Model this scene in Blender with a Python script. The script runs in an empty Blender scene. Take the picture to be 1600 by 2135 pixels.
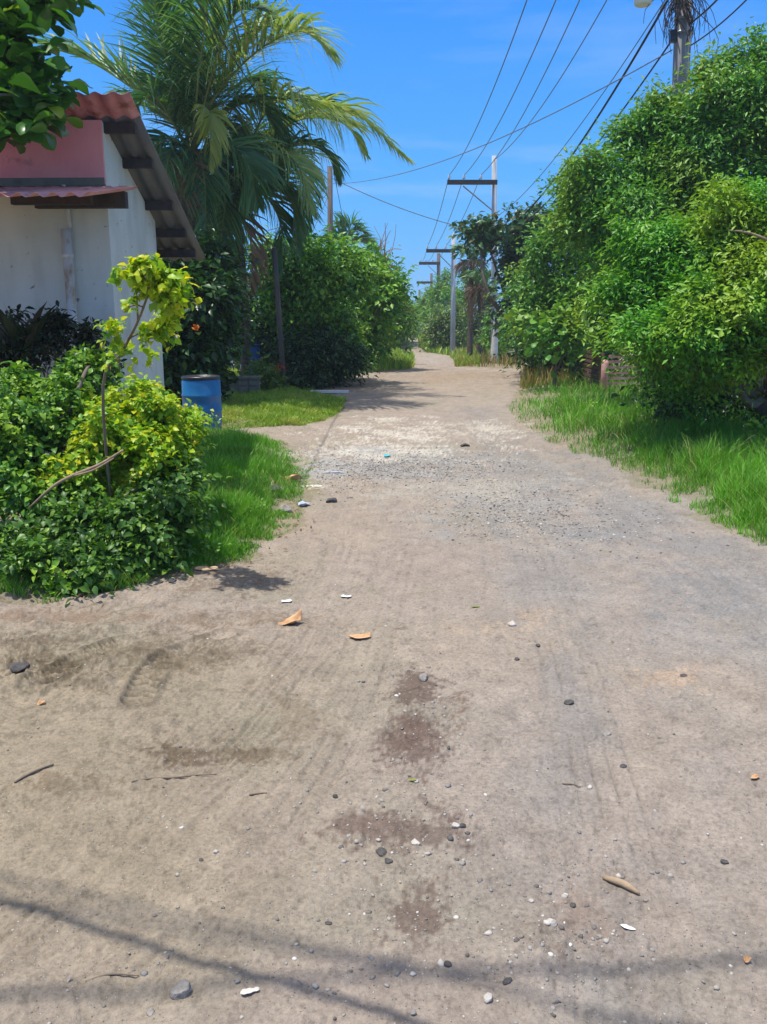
import bpy, math, random
import numpy as np
from mathutils import Vector

# ------------------------------------------------------------------ camera, sky, sun, exposure
SC = bpy.context.scene
COL = SC.collection
R = math.radians
CAM_H, F, CX, CY, HOR = 1.75, 1800.0, 800.0, 1067.5, 655.0
PITCH = math.atan((CY - HOR) / F)
cam = bpy.data.cameras.new("camera")
cam.sensor_fit = 'VERTICAL'
cam.sensor_height = 24.0
cam.lens = F / 2135.0 * 24.0
cam.clip_start = 0.05
cam.clip_end = 3000
camo = bpy.data.objects.new("camera", cam)
COL.objects.link(camo)
camo.location = (0, 0, CAM_H)
camo.rotation_euler = (R(90) - PITCH, 0, 0)
SC.camera = camo

SUN = Vector((-0.25, -0.07, 0.965)).normalized()          # towards the sun
w = bpy.data.worlds.new("World")
SC.world = w
w.use_nodes = True
nt = w.node_tree
bg = nt.nodes["Background"]
sky = nt.nodes.new("ShaderNodeTexSky")
sky.sky_type = 'NISHITA'
sky.sun_disc = False
sky.sun_elevation = math.asin(SUN.z)
sky.sun_rotation = math.atan2(SUN.x, SUN.y)
sky.altitude = 0
sky.air_density = 1.1
sky.dust_density = 0.35
sky.ozone_density = 3.2
bg.inputs[1].default_value = 0.135
# thin high cloud, laid on the sky by direction
geo = nt.nodes.new("ShaderNodeTexCoord")
mp = nt.nodes.new("ShaderNodeMapping")
mp.inputs['Scale'].default_value = (2.2, 1.0, 13.0)
mp.inputs['Location'].default_value = (0.35, 0.0, 0.55)
nz = nt.nodes.new("ShaderNodeTexNoise")
nz.inputs['Scale'].default_value = 1.7
nz.inputs['Detail'].default_value = 6
nz.inputs['Roughness'].default_value = 0.55
rp = nt.nodes.new("ShaderNodeValToRGB")
rp.color_ramp.elements[0].position = 0.56
rp.color_ramp.elements[0].color = (0, 0, 0, 1)
rp.color_ramp.elements[1].position = 0.80
rp.color_ramp.elements[1].color = (0.14, 0.14, 0.14, 1)
mxs = nt.nodes.new("ShaderNodeMixRGB")
mxs.inputs[2].default_value = (5.6, 6.4, 7.4, 1)
nt.links.new(geo.outputs['Generated'], mp.inputs[0])
nt.links.new(mp.outputs[0], nz.inputs['Vector'])
nt.links.new(nz.outputs['Fac'], rp.inputs[0])
bd = nt.nodes.new("ShaderNodeValToRGB")                       # the wisps lie low in the sky
for e, (p_, c_) in zip((bd.color_ramp.elements[0], bd.color_ramp.elements[1], bd.color_ramp.elements.new(.13), bd.color_ramp.elements.new(.22)), ((.06, .0), (.36, .25), (.13, 2.2), (.22, 1.0))):
    e.position = p_; e.color = (c_, c_, c_, 1)
sz = nt.nodes.new("ShaderNodeSeparateXYZ"); nt.links.new(geo.outputs['Generated'], sz.inputs[0]); nt.links.new(sz.outputs['Z'], bd.inputs[0])
mb_ = nt.nodes.new("ShaderNodeMixRGB"); mb_.blend_type = 'MULTIPLY'; mb_.inputs[0].default_value = 1
nt.links.new(rp.outputs[0], mb_.inputs[1]); nt.links.new(bd.outputs[0], mb_.inputs[2]); nt.links.new(mb_.outputs[0], mxs.inputs[0])
# the clear tropical blue of the photograph, paler towards the horizon
sx = nt.nodes.new("ShaderNodeSeparateXYZ")
nt.links.new(geo.outputs['Generated'], sx.inputs[0])
gr_ = nt.nodes.new("ShaderNodeValToRGB")
for e, (p_, c_) in zip((gr_.color_ramp.elements[0], gr_.color_ramp.elements[1], gr_.color_ramp.elements.new(0.14), gr_.color_ramp.elements.new(0.40)),
                       ((0.0, (0.155, 0.55, 1.05)), (1.0, (0.025, 0.18, 0.65)), (0.14, (0.085, 0.46, 1.12)), (0.34, (0.028, 0.305, 1.06)))):
    e.position = p_; e.color = (*c_, 1)
nt.links.new(sx.outputs['Z'], gr_.inputs[0])
sc_ = nt.nodes.new("ShaderNodeVectorMath"); sc_.operation = 'SCALE'; sc_.inputs['Scale'].default_value = 6.7
nt.links.new(gr_.outputs[0], sc_.inputs[0])
hs = nt.nodes.new("ShaderNodeMixRGB"); hs.inputs[0].default_value = 0.92
nt.links.new(sky.outputs[0], hs.inputs[1]); nt.links.new(sc_.outputs[0], hs.inputs[2])
nt.links.new(hs.outputs[0], mxs.inputs[1])
nt.links.new(mxs.outputs[0], bg.inputs[0])

sl = bpy.data.lights.new("sun", 'SUN')
sl.energy = 4.9
sl.angle = R(0.53)
sl.color = (1.0, 0.955, 0.88)
so = bpy.data.objects.new("sun", sl)
COL.objects.link(so)
so.rotation_euler = SUN.to_track_quat('Z', 'Y').to_euler()
SC.view_settings.view_transform = 'Standard'
SC.view_settings.look = 'None'
SC.view_settings.exposure = 0.10
SC.view_settings.gamma = 1.0
SC.cycles.max_bounces = 8
SC.cycles.transparent_max_bounces = 8
SC.cycles.use_denoising = True

# ------------------------------------------------------------------ helpers: space
rng = np.random.default_rng(7)
random.seed(7)
cp, sp = math.cos(PITCH), math.sin(PITCH)

def ray(px, py):
    x = (px - CX) / F
    y = -(py - CY) / F
    return np.array([x, cp + y * sp, -sp + y * cp])

def at(px, py, D):
    """world point of photo pixel px,py at forward distance D (metres along the ground)"""
    d = ray(px, py)
    p = d * (D / d[1])
    return np.array([p[0], p[1], p[2] + CAM_H])

def ppm(D, z=0.5):
    """photo pixels per metre at distance D"""
    return F / (D * cp - (z - CAM_H) * sp)

def sstep(a, b, x):
    t = np.clip((x - a) / (b - a), 0, 1)
    return t * t * (3 - 2 * t)

def terrain(y):
    y = np.asarray(y, float)
    z = -0.6 * sstep(29, 44, y) + 0.6 * sstep(50, 64, y)
    return z - 0.028 * (np.clip(y, 66, 190) - 66)

def gp(px, py):
    """where the line of sight through a pixel meets the ground"""
    d = ray(px, py)
    t, st = 0.5, 0.02
    while t < 2000:
        q = d * t
        if q[2] + CAM_H <= terrain(q[1]):
            break
        t += st * max(1, t * 0.2)
    return np.array([q[0], q[1], float(terrain(q[1]))])

def project(P):
    P = np.asarray(P, float)
    x, y, z = P[..., 0], P[..., 1], P[..., 2] - CAM_H
    dep = y * cp - z * sp
    up = y * sp + z * cp
    return CX + F * x / dep, CY - F * up / dep

def hash2(ix, iy, seed):
    n = (ix.astype(np.int64) * 374761393 + iy.astype(np.int64) * 668265263 + seed * 1442695) & 0x7fffffff
    n = ((n ^ (n >> 13)) * 1274126177) & 0x7fffffff
    return ((n ^ (n >> 16)) & 0xffff) / 65535.0

def vnoise(x, y, seed=0):
    x = np.asarray(x, float); y = np.asarray(y, float)
    ix, iy = np.floor(x), np.floor(y)
    fx, fy = x - ix, y - iy
    fx = fx * fx * (3 - 2 * fx); fy = fy * fy * (3 - 2 * fy)
    a = hash2(ix, iy, seed); b = hash2(ix + 1, iy, seed)
    c = hash2(ix, iy + 1, seed); d = hash2(ix + 1, iy + 1, seed)
    return (a * (1 - fx) + b * fx) * (1 - fy) + (c * (1 - fx) + d * fx) * fy - 0.5

def fbm(x, y, seed=0, oct=4, gain=0.5):
    s, a, f = 0, 1.0, 1.0
    for k in range(oct):
        s = s + a * vnoise(x * f + 17.3 * k, y * f - 9.1 * k, seed + k)
        a *= gain; f *= 2.03
    return s

def nrm(v):
    v = np.asarray(v, float)
    return v / np.maximum(np.linalg.norm(v, axis=-1, keepdims=True), 1e-9)

def catmull(pts, n):
    pts = np.asarray(pts, float)
    P = np.vstack([2 * pts[0] - pts[1], pts, 2 * pts[-1] - pts[-2]])
    m = len(pts) - 1
    out = []
    for t in np.linspace(0, m, n):
        i = min(int(t), m - 1); u = t - i
        a, b, c, d = P[i], P[i + 1], P[i + 2], P[i + 3]
        out.append(0.5 * (2 * b + (c - a) * u + (2 * a - 5 * b + 4 * c - d) * u * u + (3 * b - a - 3 * c + d) * u ** 3))
    return np.array(out)

# ------------------------------------------------------------------ helpers: objects
WLOC = {}

def tag(o, label=None, cat=None, group=None, kind=None):
    if label: o['label'] = label
    if cat: o['category'] = cat
    if group: o['group'] = group
    if kind: o['kind'] = kind
    return o

def thing(name, label, cat, loc, group=None):
    o = bpy.data.objects.new(name, None)
    o.empty_display_size = 0.2
    COL.objects.link(o)
    o.location = tuple(float(c) for c in loc)
    WLOC[o.name] = np.array(loc, float)
    return tag(o, label, cat, group)

def mk(name, verts, faces, mat, parent=None, smooth=False, origin=None):
    """one mesh object from world-space vertices; its origin sits at its parent's, or at `origin`"""
    verts = np.asarray(verts, float).reshape(-1, 3)
    base = WLOC[parent.name] if parent is not None else (np.zeros(3) if origin is None else np.asarray(origin, float))
    me = bpy.data.meshes.new(name)
    loc = verts - base
    if isinstance(faces, np.ndarray):
        n, k = faces.shape
        me.vertices.add(len(loc)); me.vertices.foreach_set("co", loc.astype(np.float32).ravel())
        me.loops.add(n * k); me.loops.foreach_set("vertex_index", faces.astype(np.int32).ravel())
        me.polygons.add(n)
        me.polygons.foreach_set("loop_start", np.arange(0, n * k, k, dtype=np.int32))
        me.polygons.foreach_set("loop_total", np.full(n, k, dtype=np.int32))
        me.update(calc_edges=True)
    else:
        me.from_pydata(loc.tolist(), [], [tuple(f) for f in faces])
        me.update()
    if smooth:
        me.polygons.foreach_set("use_smooth", np.ones(len(me.polygons), dtype=bool))
    me.materials.append(mat)
    o = bpy.data.objects.new(name, me)
    COL.objects.link(o)
    if parent is not None:
        o.parent = parent
    elif origin is not None:
        o.location = tuple(float(c) for c in origin)
    WLOC[o.name] = base
    return o

class MB:
    def __init__(s): s.v, s.f = [], []
    def add(s, v, f):
        b = len(s.v)
        s.v.extend([tuple(map(float, p)) for p in v])
        s.f.extend([tuple(int(i) + b for i in q) for q in f])
        return s
    def tube(s, path, rad, seg=8, cap=True):
        path = np.asarray(path, float)
        n = len(path)
        rad = np.full(n, rad, float) if np.isscalar(rad) else np.interp(np.linspace(0, 1, n), np.linspace(0, 1, len(rad)), rad)
        T = nrm(np.gradient(path, axis=0))
        ref = np.array([0, 0, 1.0]) if abs(T[0][2]) < 0.9 else np.array([1.0, 0, 0])
        v = []
        A = nrm(np.cross(T[0], ref))
        for i in range(n):
            A = nrm(A - T[i] * np.dot(A, T[i])); B = np.cross(T[i], A)
            for k in range(seg):
                a = 2 * math.pi * k / seg
                v.append(path[i] + rad[i] * (math.cos(a) * A + math.sin(a) * B))
        f = [(i * seg + k, i * seg + (k + 1) % seg, (i + 1) * seg + (k + 1) % seg, (i + 1) * seg + k) for i in range(n - 1) for k in range(seg)]
        if cap:
            f.append(tuple(range(seg))[::-1]); f.append(tuple((n - 1) * seg + k for k in range(seg)))
        return s.add(v, f)
    def box(s, c, size, ux=(1, 0, 0), uy=(0, 1, 0), uz=(0, 0, 1)):
        c = np.asarray(c, float); ux, uy, uz = map(lambda q: nrm(np.asarray(q, float)), (ux, uy, uz))
        hx, hy, hz = np.asarray(size) / 2
        v = [c + a * hx * ux + b * hy * uy + d * hz * uz for d in (-1, 1) for a, b in ((-1, -1), (1, -1), (1, 1), (-1, 1))]
        return s.add(v, [(3, 2, 1, 0), (4, 5, 6, 7), (0, 1, 5, 4), (1, 2, 6, 5), (2, 3, 7, 6), (3, 0, 4, 7)])
    def lathe(s, prof, origin, seg=24, axis=(0, 0, 1), capb=True, capt=True):
        o = np.asarray(origin, float); ax = nrm(np.asarray(axis, float))
        A = nrm(np.cross(ax, (0.3, 1, 0.1))); B = np.cross(ax, A)
        v = [o + ax * z + r * (math.cos(2 * math.pi * k / seg) * A + math.sin(2 * math.pi * k / seg) * B) for r, z in prof for k in range(seg)]
        n = len(prof)
        f = [(i * seg + k, i * seg + (k + 1) % seg, (i + 1) * seg + (k + 1) % seg, (i + 1) * seg + k) for i in range(n - 1) for k in range(seg)]
        if capb: f.append(tuple(range(seg))[::-1])
        if capt: f.append(tuple((n - 1) * seg + k for k in range(seg)))
        return s.add(v, f)
    def build(s, name, mat, parent=None, smooth=False, origin=None):
        return mk(name, s.v, s.f, mat, parent, smooth, origin)

# ------------------------------------------------------------------ materials
def new_mat(name):
    m = bpy.data.materials.new(name); m.use_nodes = True
    t = m.node_tree
    return m, t, t.nodes["Principled BSDF"]

def node(t, kind, **kw):
    n = t.nodes.new(kind)
    for k, v in kw.items(): setattr(n, k, v)
    return n

def ramp(t, cols, pos=None, interp='LINEAR'):
    r = t.nodes.new("ShaderNodeValToRGB"); cr = r.color_ramp; cr.interpolation = interp
    if pos is None: pos = np.linspace(0, 1, len(cols))
    while len(cr.elements) < len(cols): cr.elements.new(0.5)
    for e, c, p in zip(cr.elements, cols, pos):
        e.position = float(p); e.color = (*c, 1)
    return r

def surf_mat(name, cols, scale=6, rough=0.8, bump=0.2, bump_scale=40, stretch=(1, 1, 1), metal=0, detail=8, spec=0.3, pos=None, bdist=0.01):
    m, t, b = new_mat(name)
    tc = node(t, "ShaderNodeTexCoord"); mpn = node(t, "ShaderNodeMapping")
    mpn.inputs['Scale'].default_value = stretch
    t.links.new(tc.outputs['Object'], mpn.inputs[0])
    n = node(t, "ShaderNodeTexNoise"); n.inputs['Scale'].default_value = scale; n.inputs['Detail'].default_value = detail
    n.inputs['Roughness'].default_value = 0.62
    t.links.new(mpn.outputs[0], n.inputs['Vector'])
    r = ramp(t, cols, np.linspace(0.3, 0.7, len(cols)) if pos is None else pos)
    t.links.new(n.outputs['Fac'], r.inputs[0]); t.links.new(r.outputs[0], b.inputs['Base Color'])
    b.inputs['Roughness'].default_value = rough; b.inputs['Metallic'].default_value = metal
    b.inputs['Specular IOR Level'].default_value = spec
    if bump:
        n2 = node(t, "ShaderNodeTexNoise"); n2.inputs['Scale'].default_value = bump_scale; n2.inputs['Detail'].default_value = 6
        t.links.new(mpn.outputs[0], n2.inputs['Vector'])
        bp = node(t, "ShaderNodeBump"); bp.inputs['Strength'].default_value = bump; bp.inputs['Distance'].default_value = bdist
        t.links.new(n2.outputs['Fac'], bp.inputs['Height']); t.links.new(bp.outputs[0], b.inputs['Normal'])
    return m

def leaf_mat(name, cols, pos=None, trans=0.24, tcol=None, rough=0.42, clump=None, cscale=1.2, cpos=(0.5, 0.68), spec=0.35):
    """leaf colour varies leaf by leaf, and bough by bough where new growth is paler"""
    m, t, b = new_mat(name)
    g = node(t, "ShaderNodeNewGeometry")
    r = ramp(t, cols, pos)
    t.links.new(g.outputs['Random Per Island'], r.inputs[0])
    out = r.outputs[0]
    if clump:
        n = node(t, "ShaderNodeTexNoise"); n.inputs['Scale'].default_value = cscale; n.inputs['Detail'].default_value = 3
        t.links.new(g.outputs['Position'], n.inputs['Vector'])
        r2 = ramp(t, [(0, 0, 0), (1, 1, 1)], cpos)
        t.links.new(n.outputs['Fac'], r2.inputs[0])
        mx = node(t, "ShaderNodeMixRGB"); mx.inputs[2].default_value = (*clump, 1)
        t.links.new(r2.outputs[0], mx.inputs[0]); t.links.new(out, mx.inputs[1]); out = mx.outputs[0]
    t.links.new(out, b.inputs['Base Color'])
    b.inputs['Roughness'].default_value = rough; b.inputs['Specular IOR Level'].default_value = spec
    tr = node(t, "ShaderNodeBsdfTranslucent")
    mu = node(t, "ShaderNodeMixRGB", blend_type='MULTIPLY'); mu.inputs[0].default_value = 1
    mu.inputs[2].default_value = (*(tcol or (1.5, 1.5, 0.55)), 1)
    t.links.new(out, mu.inputs[1]); t.links.new(mu.outputs[0], tr.inputs[0])
    ms = node(t, "ShaderNodeMixShader"); ms.inputs[0].default_value = trans
    t.links.new(b.outputs[0], ms.inputs[1]); t.links.new(tr.outputs[0], ms.inputs[2])
    t.links.new(ms.outputs[0], t.nodes["Material Output"].inputs[0])
    return m

M = {}
M['right_leaf'] = leaf_mat("bright_tree_leaf", [(0.039, 0.171, 0.012), (0.067, 0.251, 0.018), (0.111, 0.348, 0.021), (0.178, 0.429, 0.029)], clump=(0.27, 0.40, 0.03), cpos=(0.44, 0.66), cscale=1.1)
M['right_leaf_far'] = leaf_mat("cool_tree_leaf", [(0.043, 0.155, 0.027), (0.077, 0.243, 0.032), (0.125, 0.334, 0.038), (0.203, 0.422, 0.054)], clump=(0.20, 0.33, 0.035), cpos=(0.44, 0.66), cscale=0.9)
M['almond_leaf'] = leaf_mat("broad_almond_leaf", [(0.026, 0.089, 0.014), (0.043, 0.143, 0.018), (0.078, 0.223, 0.024), (0.207, 0.295, 0.019)], pos=[0, 0.45, 0.9, 1.0], trans=0.3, rough=0.3)
M['dark_leaf'] = leaf_mat("dark_tree_leaf", [(0.028, 0.078, 0.028), (0.049, 0.124, 0.039), (0.084, 0.169, 0.049), (0.168, 0.130, 0.070)], pos=[0, 0.5, 0.9, 1.0], trans=0.2, rough=0.35)
M['hedge_leaf'] = leaf_mat("left_tree_leaf", [(0.033, 0.136, 0.017), (0.066, 0.224, 0.023), (0.126, 0.320, 0.029), (0.234, 0.449, 0.035)], clump=(0.217, 0.384, 0.035), cscale=0.8)
M['olive_leaf'] = leaf_mat("olive_tree_leaf", [(0.054, 0.123, 0.023), (0.084, 0.184, 0.030), (0.144, 0.246, 0.041), (0.204, 0.209, 0.070)], clump=(0.204, 0.308, 0.041), cscale=0.9)
M['shade_leaf'] = leaf_mat("dark_shade_leaf", [(0.012, 0.043, 0.011), (0.024, 0.076, 0.016), (0.040, 0.119, 0.023)], trans=0.2, rough=0.35)  # dark leaf green with canopy shade put into the colour
M['yellow_leaf'] = leaf_mat("golden_shrub_leaf", [(0.087, 0.227, 0.015), (0.187, 0.363, 0.018), (0.345, 0.510, 0.020), (0.672, 0.576, 0.020)], pos=[0, 0.35, 0.75, 1], clump=(0.489, 0.537, 0.020), cscale=3.0, cpos=(0.5, 0.72), trans=0.38)
M['shrub_leaf'] = leaf_mat("green_shrub_leaf", [(0.037, 0.120, 0.013), (0.075, 0.204, 0.020), (0.125, 0.288, 0.022), (0.250, 0.396, 0.032)], clump=(0.250, 0.396, 0.022), cscale=2.6, cpos=(0.52, 0.72))
M['under_leaf'] = leaf_mat("deep_green_leaf", [(0.033, 0.093, 0.013), (0.065, 0.166, 0.020), (0.122, 0.259, 0.024), (0.244, 0.389, 0.033)], pos=[0, .5, .9, 1])
M['trim_leaf'] = leaf_mat("trimmed_shrub_leaf", [(0.051, 0.128, 0.016), (0.102, 0.208, 0.023), (0.204, 0.304, 0.026)])
M['maroon_leaf'] = leaf_mat("dark_croton_leaf", [(0.012, 0.03, 0.012), (0.03, 0.05, 0.015), (0.05, 0.035, 0.02)], trans=0.15, rough=0.35)
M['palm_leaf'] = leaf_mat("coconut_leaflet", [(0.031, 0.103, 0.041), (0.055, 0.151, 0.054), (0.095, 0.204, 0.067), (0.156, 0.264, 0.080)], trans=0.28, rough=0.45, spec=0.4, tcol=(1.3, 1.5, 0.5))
M['palm_sun'] = leaf_mat("sunlit_coconut_leaflet", [(0.145, 0.257, 0.075), (0.232, 0.351, 0.105), (0.348, 0.446, 0.135), (0.478, 0.486, 0.195)], trans=0.3, rough=0.42, spec=0.45)  # lit copy of the coconut leaflet, sunlight put into its paler colour
M['palm_yellow'] = leaf_mat("yellowing_leaflet", [(0.20, 0.26, 0.04), (0.30, 0.34, 0.06), (0.40, 0.38, 0.08)], trans=0.35, rough=0.35)
M['palm_dead'] = leaf_mat("dead_palm_leaflet", [(0.14, 0.09, 0.05), (0.22, 0.13, 0.07), (0.30, 0.19, 0.11)], trans=0.15, rough=0.7)
M['weed_leaf'] = leaf_mat("weed_leaf", [(0.084, 0.221, 0.017), (0.168, 0.351, 0.022), (0.308, 0.494, 0.033)])
M['grass'] = leaf_mat("green_grass", [(0.065, 0.207, 0.014), (0.101, 0.293, 0.018), (0.159, 0.386, 0.024), (0.42, 0.36, 0.14)], pos=[0, 0.4, 0.85, 1], clump=(0.145, 0.400, 0.017), cscale=0.9, cpos=(0.5, 0.7), rough=0.5)
M['lawn'] = leaf_mat("short_lawn", [(0.128, 0.266, 0.022), (0.208, 0.364, 0.026), (0.304, 0.448, 0.042), (0.528, 0.448, 0.120)], pos=[0, 0.4, 0.85, 1], clump=(0.400, 0.406, 0.084), cscale=1.4, cpos=(0.52, 0.75), rough=0.55)
M['dry_grass'] = leaf_mat("seeding_grass", [(0.108, 0.204, 0.028), (0.192, 0.264, 0.044), (0.384, 0.264, 0.110), (0.480, 0.324, 0.143)], clump=(0.432, 0.264, 0.110), cscale=0.8, cpos=(0.48, 0.7), rough=0.6)
M['bark'] = surf_mat("grey_bark", [(0.09, 0.065, 0.045), (0.19, 0.15, 0.11), (0.27, 0.22, 0.17)], 5, 0.95, 0.6, 22, (1, 1, 0.25))
M['palm_bark'] = surf_mat("palm_trunk_bark", [(0.05, 0.036, 0.026), (0.10, 0.075, 0.055), (0.15, 0.115, 0.085)], 4, 0.95, 0.6, 9, (1, 1, 5))
M['twig'] = surf_mat("pale_twig", [(0.22, 0.15, 0.09), (0.38, 0.28, 0.18)], 20, 0.9, 0.3, 60)
M['rachis'] = surf_mat("frond_midrib", [(0.16, 0.20, 0.05), (0.25, 0.26, 0.09)], 3, 0.5, 0)
M['concrete_pole'] = surf_mat("weathered_concrete", [(0.180, 0.164, 0.158), (0.259, 0.238, 0.230), (0.317, 0.294, 0.288)], 3, 0.9, 0.3, 30, (1, 1, 0.3))
M['pale_pole'] = surf_mat("pale_concrete", [(0.27, 0.29, 0.31), (0.38, 0.40, 0.42), (0.47, 0.49, 0.50)], 3, 0.9, 0.2, 30, (1, 1, 0.3))
M['wood_pole'] = surf_mat("weathered_pole_wood", [(0.068, 0.056, 0.048), (0.124, 0.102, 0.086), (0.167, 0.143, 0.128)], 7, 0.9, 0.4, 30, (2, 2, 0.15))
M['whitewash'] = surf_mat("whitewash_paint", [(0.45, 0.46, 0.44), (0.66, 0.66, 0.63)], 6, 0.9, 0.2, 30)
M['arm_wood'] = surf_mat("dark_timber", [(0.035, 0.028, 0.025), (0.075, 0.06, 0.052)], 8, 0.85, 0.3, 40)
M['metal'] = surf_mat("galvanised_steel", [(0.30, 0.31, 0.32), (0.42, 0.43, 0.44)], 6, 0.5, 0.05, 40, metal=0.6)
M['cable'] = surf_mat("black_cable", [(0.02, 0.02, 0.022), (0.035, 0.035, 0.04)], 6, 0.6, 0)
M['wire'] = surf_mat("aluminium_wire", [(0.12, 0.14, 0.17), (0.18, 0.20, 0.23)], 6, 0.6, 0)
M['insul'] = surf_mat("glazed_insulator", [(0.55, 0.55, 0.55), (0.7, 0.7, 0.7)], 6, 0.25, 0)
M['black'] = surf_mat("black_plastic", [(0.012, 0.012, 0.014), (0.03, 0.03, 0.033)], 12, 0.35, 0.5, 25, spec=0.5)
M['drum'] = surf_mat("blue_drum_plastic", [(0.008, 0.105, 0.285), (0.011, 0.142, 0.361), (0.021, 0.179, 0.399)], 4, 0.38, 0.1, 25, spec=0.5)
M['drum_dark'] = surf_mat("dark_blue_plastic", [(0.013, 0.060, 0.250), (0.018, 0.085, 0.338)], 4, 0.4, 0.1, 25, spec=0.5)
M['lamp_white'] = surf_mat("lamp_diffuser", [(0.66, 0.66, 0.60), (0.74, 0.73, 0.68)], 4, 0.4, 0)
M['terracotta'] = surf_mat("terracotta", [(0.22, 0.10, 0.06), (0.34, 0.17, 0.10)], 9, 0.9, 0.2, 40)
M['fence_red'] = surf_mat("faded_red_paint", [(0.486, 0.195, 0.165), (0.648, 0.315, 0.270), (0.743, 0.480, 0.420)], 9, 0.8, 0.2, 40)
M['fence_dark'] = surf_mat("brown_slat_wood", [(0.10, 0.05, 0.04), (0.18, 0.10, 0.08)], 9, 0.85, 0.2, 40)
M['block'] = surf_mat("grey_block_render", [(0.120, 0.108, 0.083), (0.186, 0.168, 0.132), (0.222, 0.204, 0.160)], 5, 0.95, 0.3, 40)
M['pink_wall'] = surf_mat("pink_house_paint", [(0.36, 0.15, 0.15), (0.45, 0.20, 0.20)], 4, 0.85, 0.1, 30)
M['white_trim'] = surf_mat("white_paint", [(0.65, 0.66, 0.66), (0.78, 0.78, 0.77)], 4, 0.7, 0.05, 30)
M['dry_leaf'] = surf_mat("dry_almond_leaf", [(0.38, 0.19, 0.08), (0.55, 0.32, 0.16), (0.66, 0.43, 0.24)], 14, 0.7, 0.2, 60)
M['card'] = surf_mat("cardboard", [(0.55, 0.36, 0.20), (0.68, 0.48, 0.29)], 9, 0.85, 0.1, 60)
M['paper'] = surf_mat("white_litter", [(0.66, 0.66, 0.66), (0.80, 0.80, 0.80)], 9, 0.7, 0)
M['blue_litter'] = surf_mat("pale_blue_litter", [(0.36, 0.42, 0.60), (0.55, 0.60, 0.74)], 9, 0.5, 0)
M['cyan_litter'] = surf_mat("turquoise_litter", [(0.03, 0.45, 0.52), (0.06, 0.60, 0.66)], 9, 0.5, 0)
M['pale_slab'] = surf_mat("pale_mortar", [(0.50, 0.46, 0.40), (0.62, 0.58, 0.50)], 9, 0.95, 0.3, 60)
M['stone'] = surf_mat("grey_stone", [(0.160, 0.144, 0.126), (0.270, 0.242, 0.210), (0.400, 0.353, 0.302)], 30, 0.95, 0.5, 120)
M['stone_dark'] = surf_mat("dark_stone", [(0.053, 0.049, 0.047), (0.120, 0.109, 0.099)], 30, 0.9, 0.5, 120)
M['stone_pale'] = surf_mat("pale_stone", [(0.38, 0.34, 0.29), (0.55, 0.50, 0.44)], 30, 0.95, 0.4, 120)
M['red_petal'] = leaf_mat("red_petal", [(0.55, 0.03, 0.02), (0.7, 0.08, 0.03)], tcol=(1.2, 1, 1))
M['orange_petal'] = leaf_mat("orange_petal", [(0.6, 0.16, 0.02), (0.7, 0.25, 0.04)], tcol=(1.2, 1, 1))
M['car'] = surf_mat("dark_car_paint", [(0.03, 0.035, 0.045), (0.045, 0.05, 0.06)], 4, 0.3, 0, spec=0.6)
M['glass'] = surf_mat("dark_glass", [(0.02, 0.025, 0.03), (0.03, 0.035, 0.04)], 4, 0.08, 0, spec=0.7)

def wall_mat():
    m, t, b = new_mat("stained_white_wall")
    tc = node(t, "ShaderNodeTexCoord")
    def noise(scale, stretch, detail=6):
        mpn = node(t, "ShaderNodeMapping"); mpn.inputs['Scale'].default_value = stretch
        t.links.new(tc.outputs['Object'], mpn.inputs[0])
        n = node(t, "ShaderNodeTexNoise"); n.inputs['Scale'].default_value = scale; n.inputs['Detail'].default_value = detail
        t.links.new(mpn.outputs[0], n.inputs['Vector'])
        return n
    a = noise(1.6, (1, 1, 0.6)); r = ramp(t, [(0.46, 0.475, 0.42), (0.58, 0.595, 0.53), (0.65, 0.66, 0.59)], [0.3, 0.5, 0.7])
    t.links.new(a.outputs['Fac'], r.inputs[0])
    s = noise(2.2, (1.6, 1.6, 0.25), 8); rs = ramp(t, [(0, 0, 0), (0.45, 0.45, 0.45)], [0.52, 0.80])
    t.links.new(s.outputs['Fac'], rs.inputs[0])
    mx = node(t, "ShaderNodeMixRGB"); mx.inputs[2].default_value = (0.30, 0.30, 0.25, 1)
    t.links.new(rs.outputs[0], mx.inputs[0]); t.links.new(r.outputs[0], mx.inputs[1])
    d = noise(14, (1, 1, 1), 3); rd = ramp(t, [(0, 0, 0), (0.8, 0.8, 0.8)], [0.68, 0.74])
    t.links.new(d.outputs['Fac'], rd.inputs[0])
    mx2 = node(t, "ShaderNodeMixRGB"); mx2.inputs[2].default_value = (0.16, 0.13, 0.10, 1)
    t.links.new(rd.outputs[0], mx2.inputs[0]); t.links.new(mx.outputs[0], mx2.inputs[1])
    t.links.new(mx2.outputs[0], b.inputs['Base Color'])
    b.inputs['Roughness'].default_value = 0.9; b.inputs['Specular IOR Level'].default_value = 0.2
    n2 = noise(35, (1, 1, 1)); bp = node(t, "ShaderNodeBump"); bp.inputs['Strength'].default_value = 0.25; bp.inputs['Distance'].default_value = 0.006
    t.links.new(n2.outputs['Fac'], bp.inputs['Height']); t.links.new(bp.outputs[0], b.inputs['Normal'])
    return m
M['wall'] = wall_mat()
M['pink_paint'] = surf_mat("pink_fascia_paint", [(0.682, 0.240, 0.229), (0.799, 0.310, 0.293), (0.800, 0.365, 0.336)], 2.2, 0.85, 0.15, 30, (1, 1, 0.5))
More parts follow.
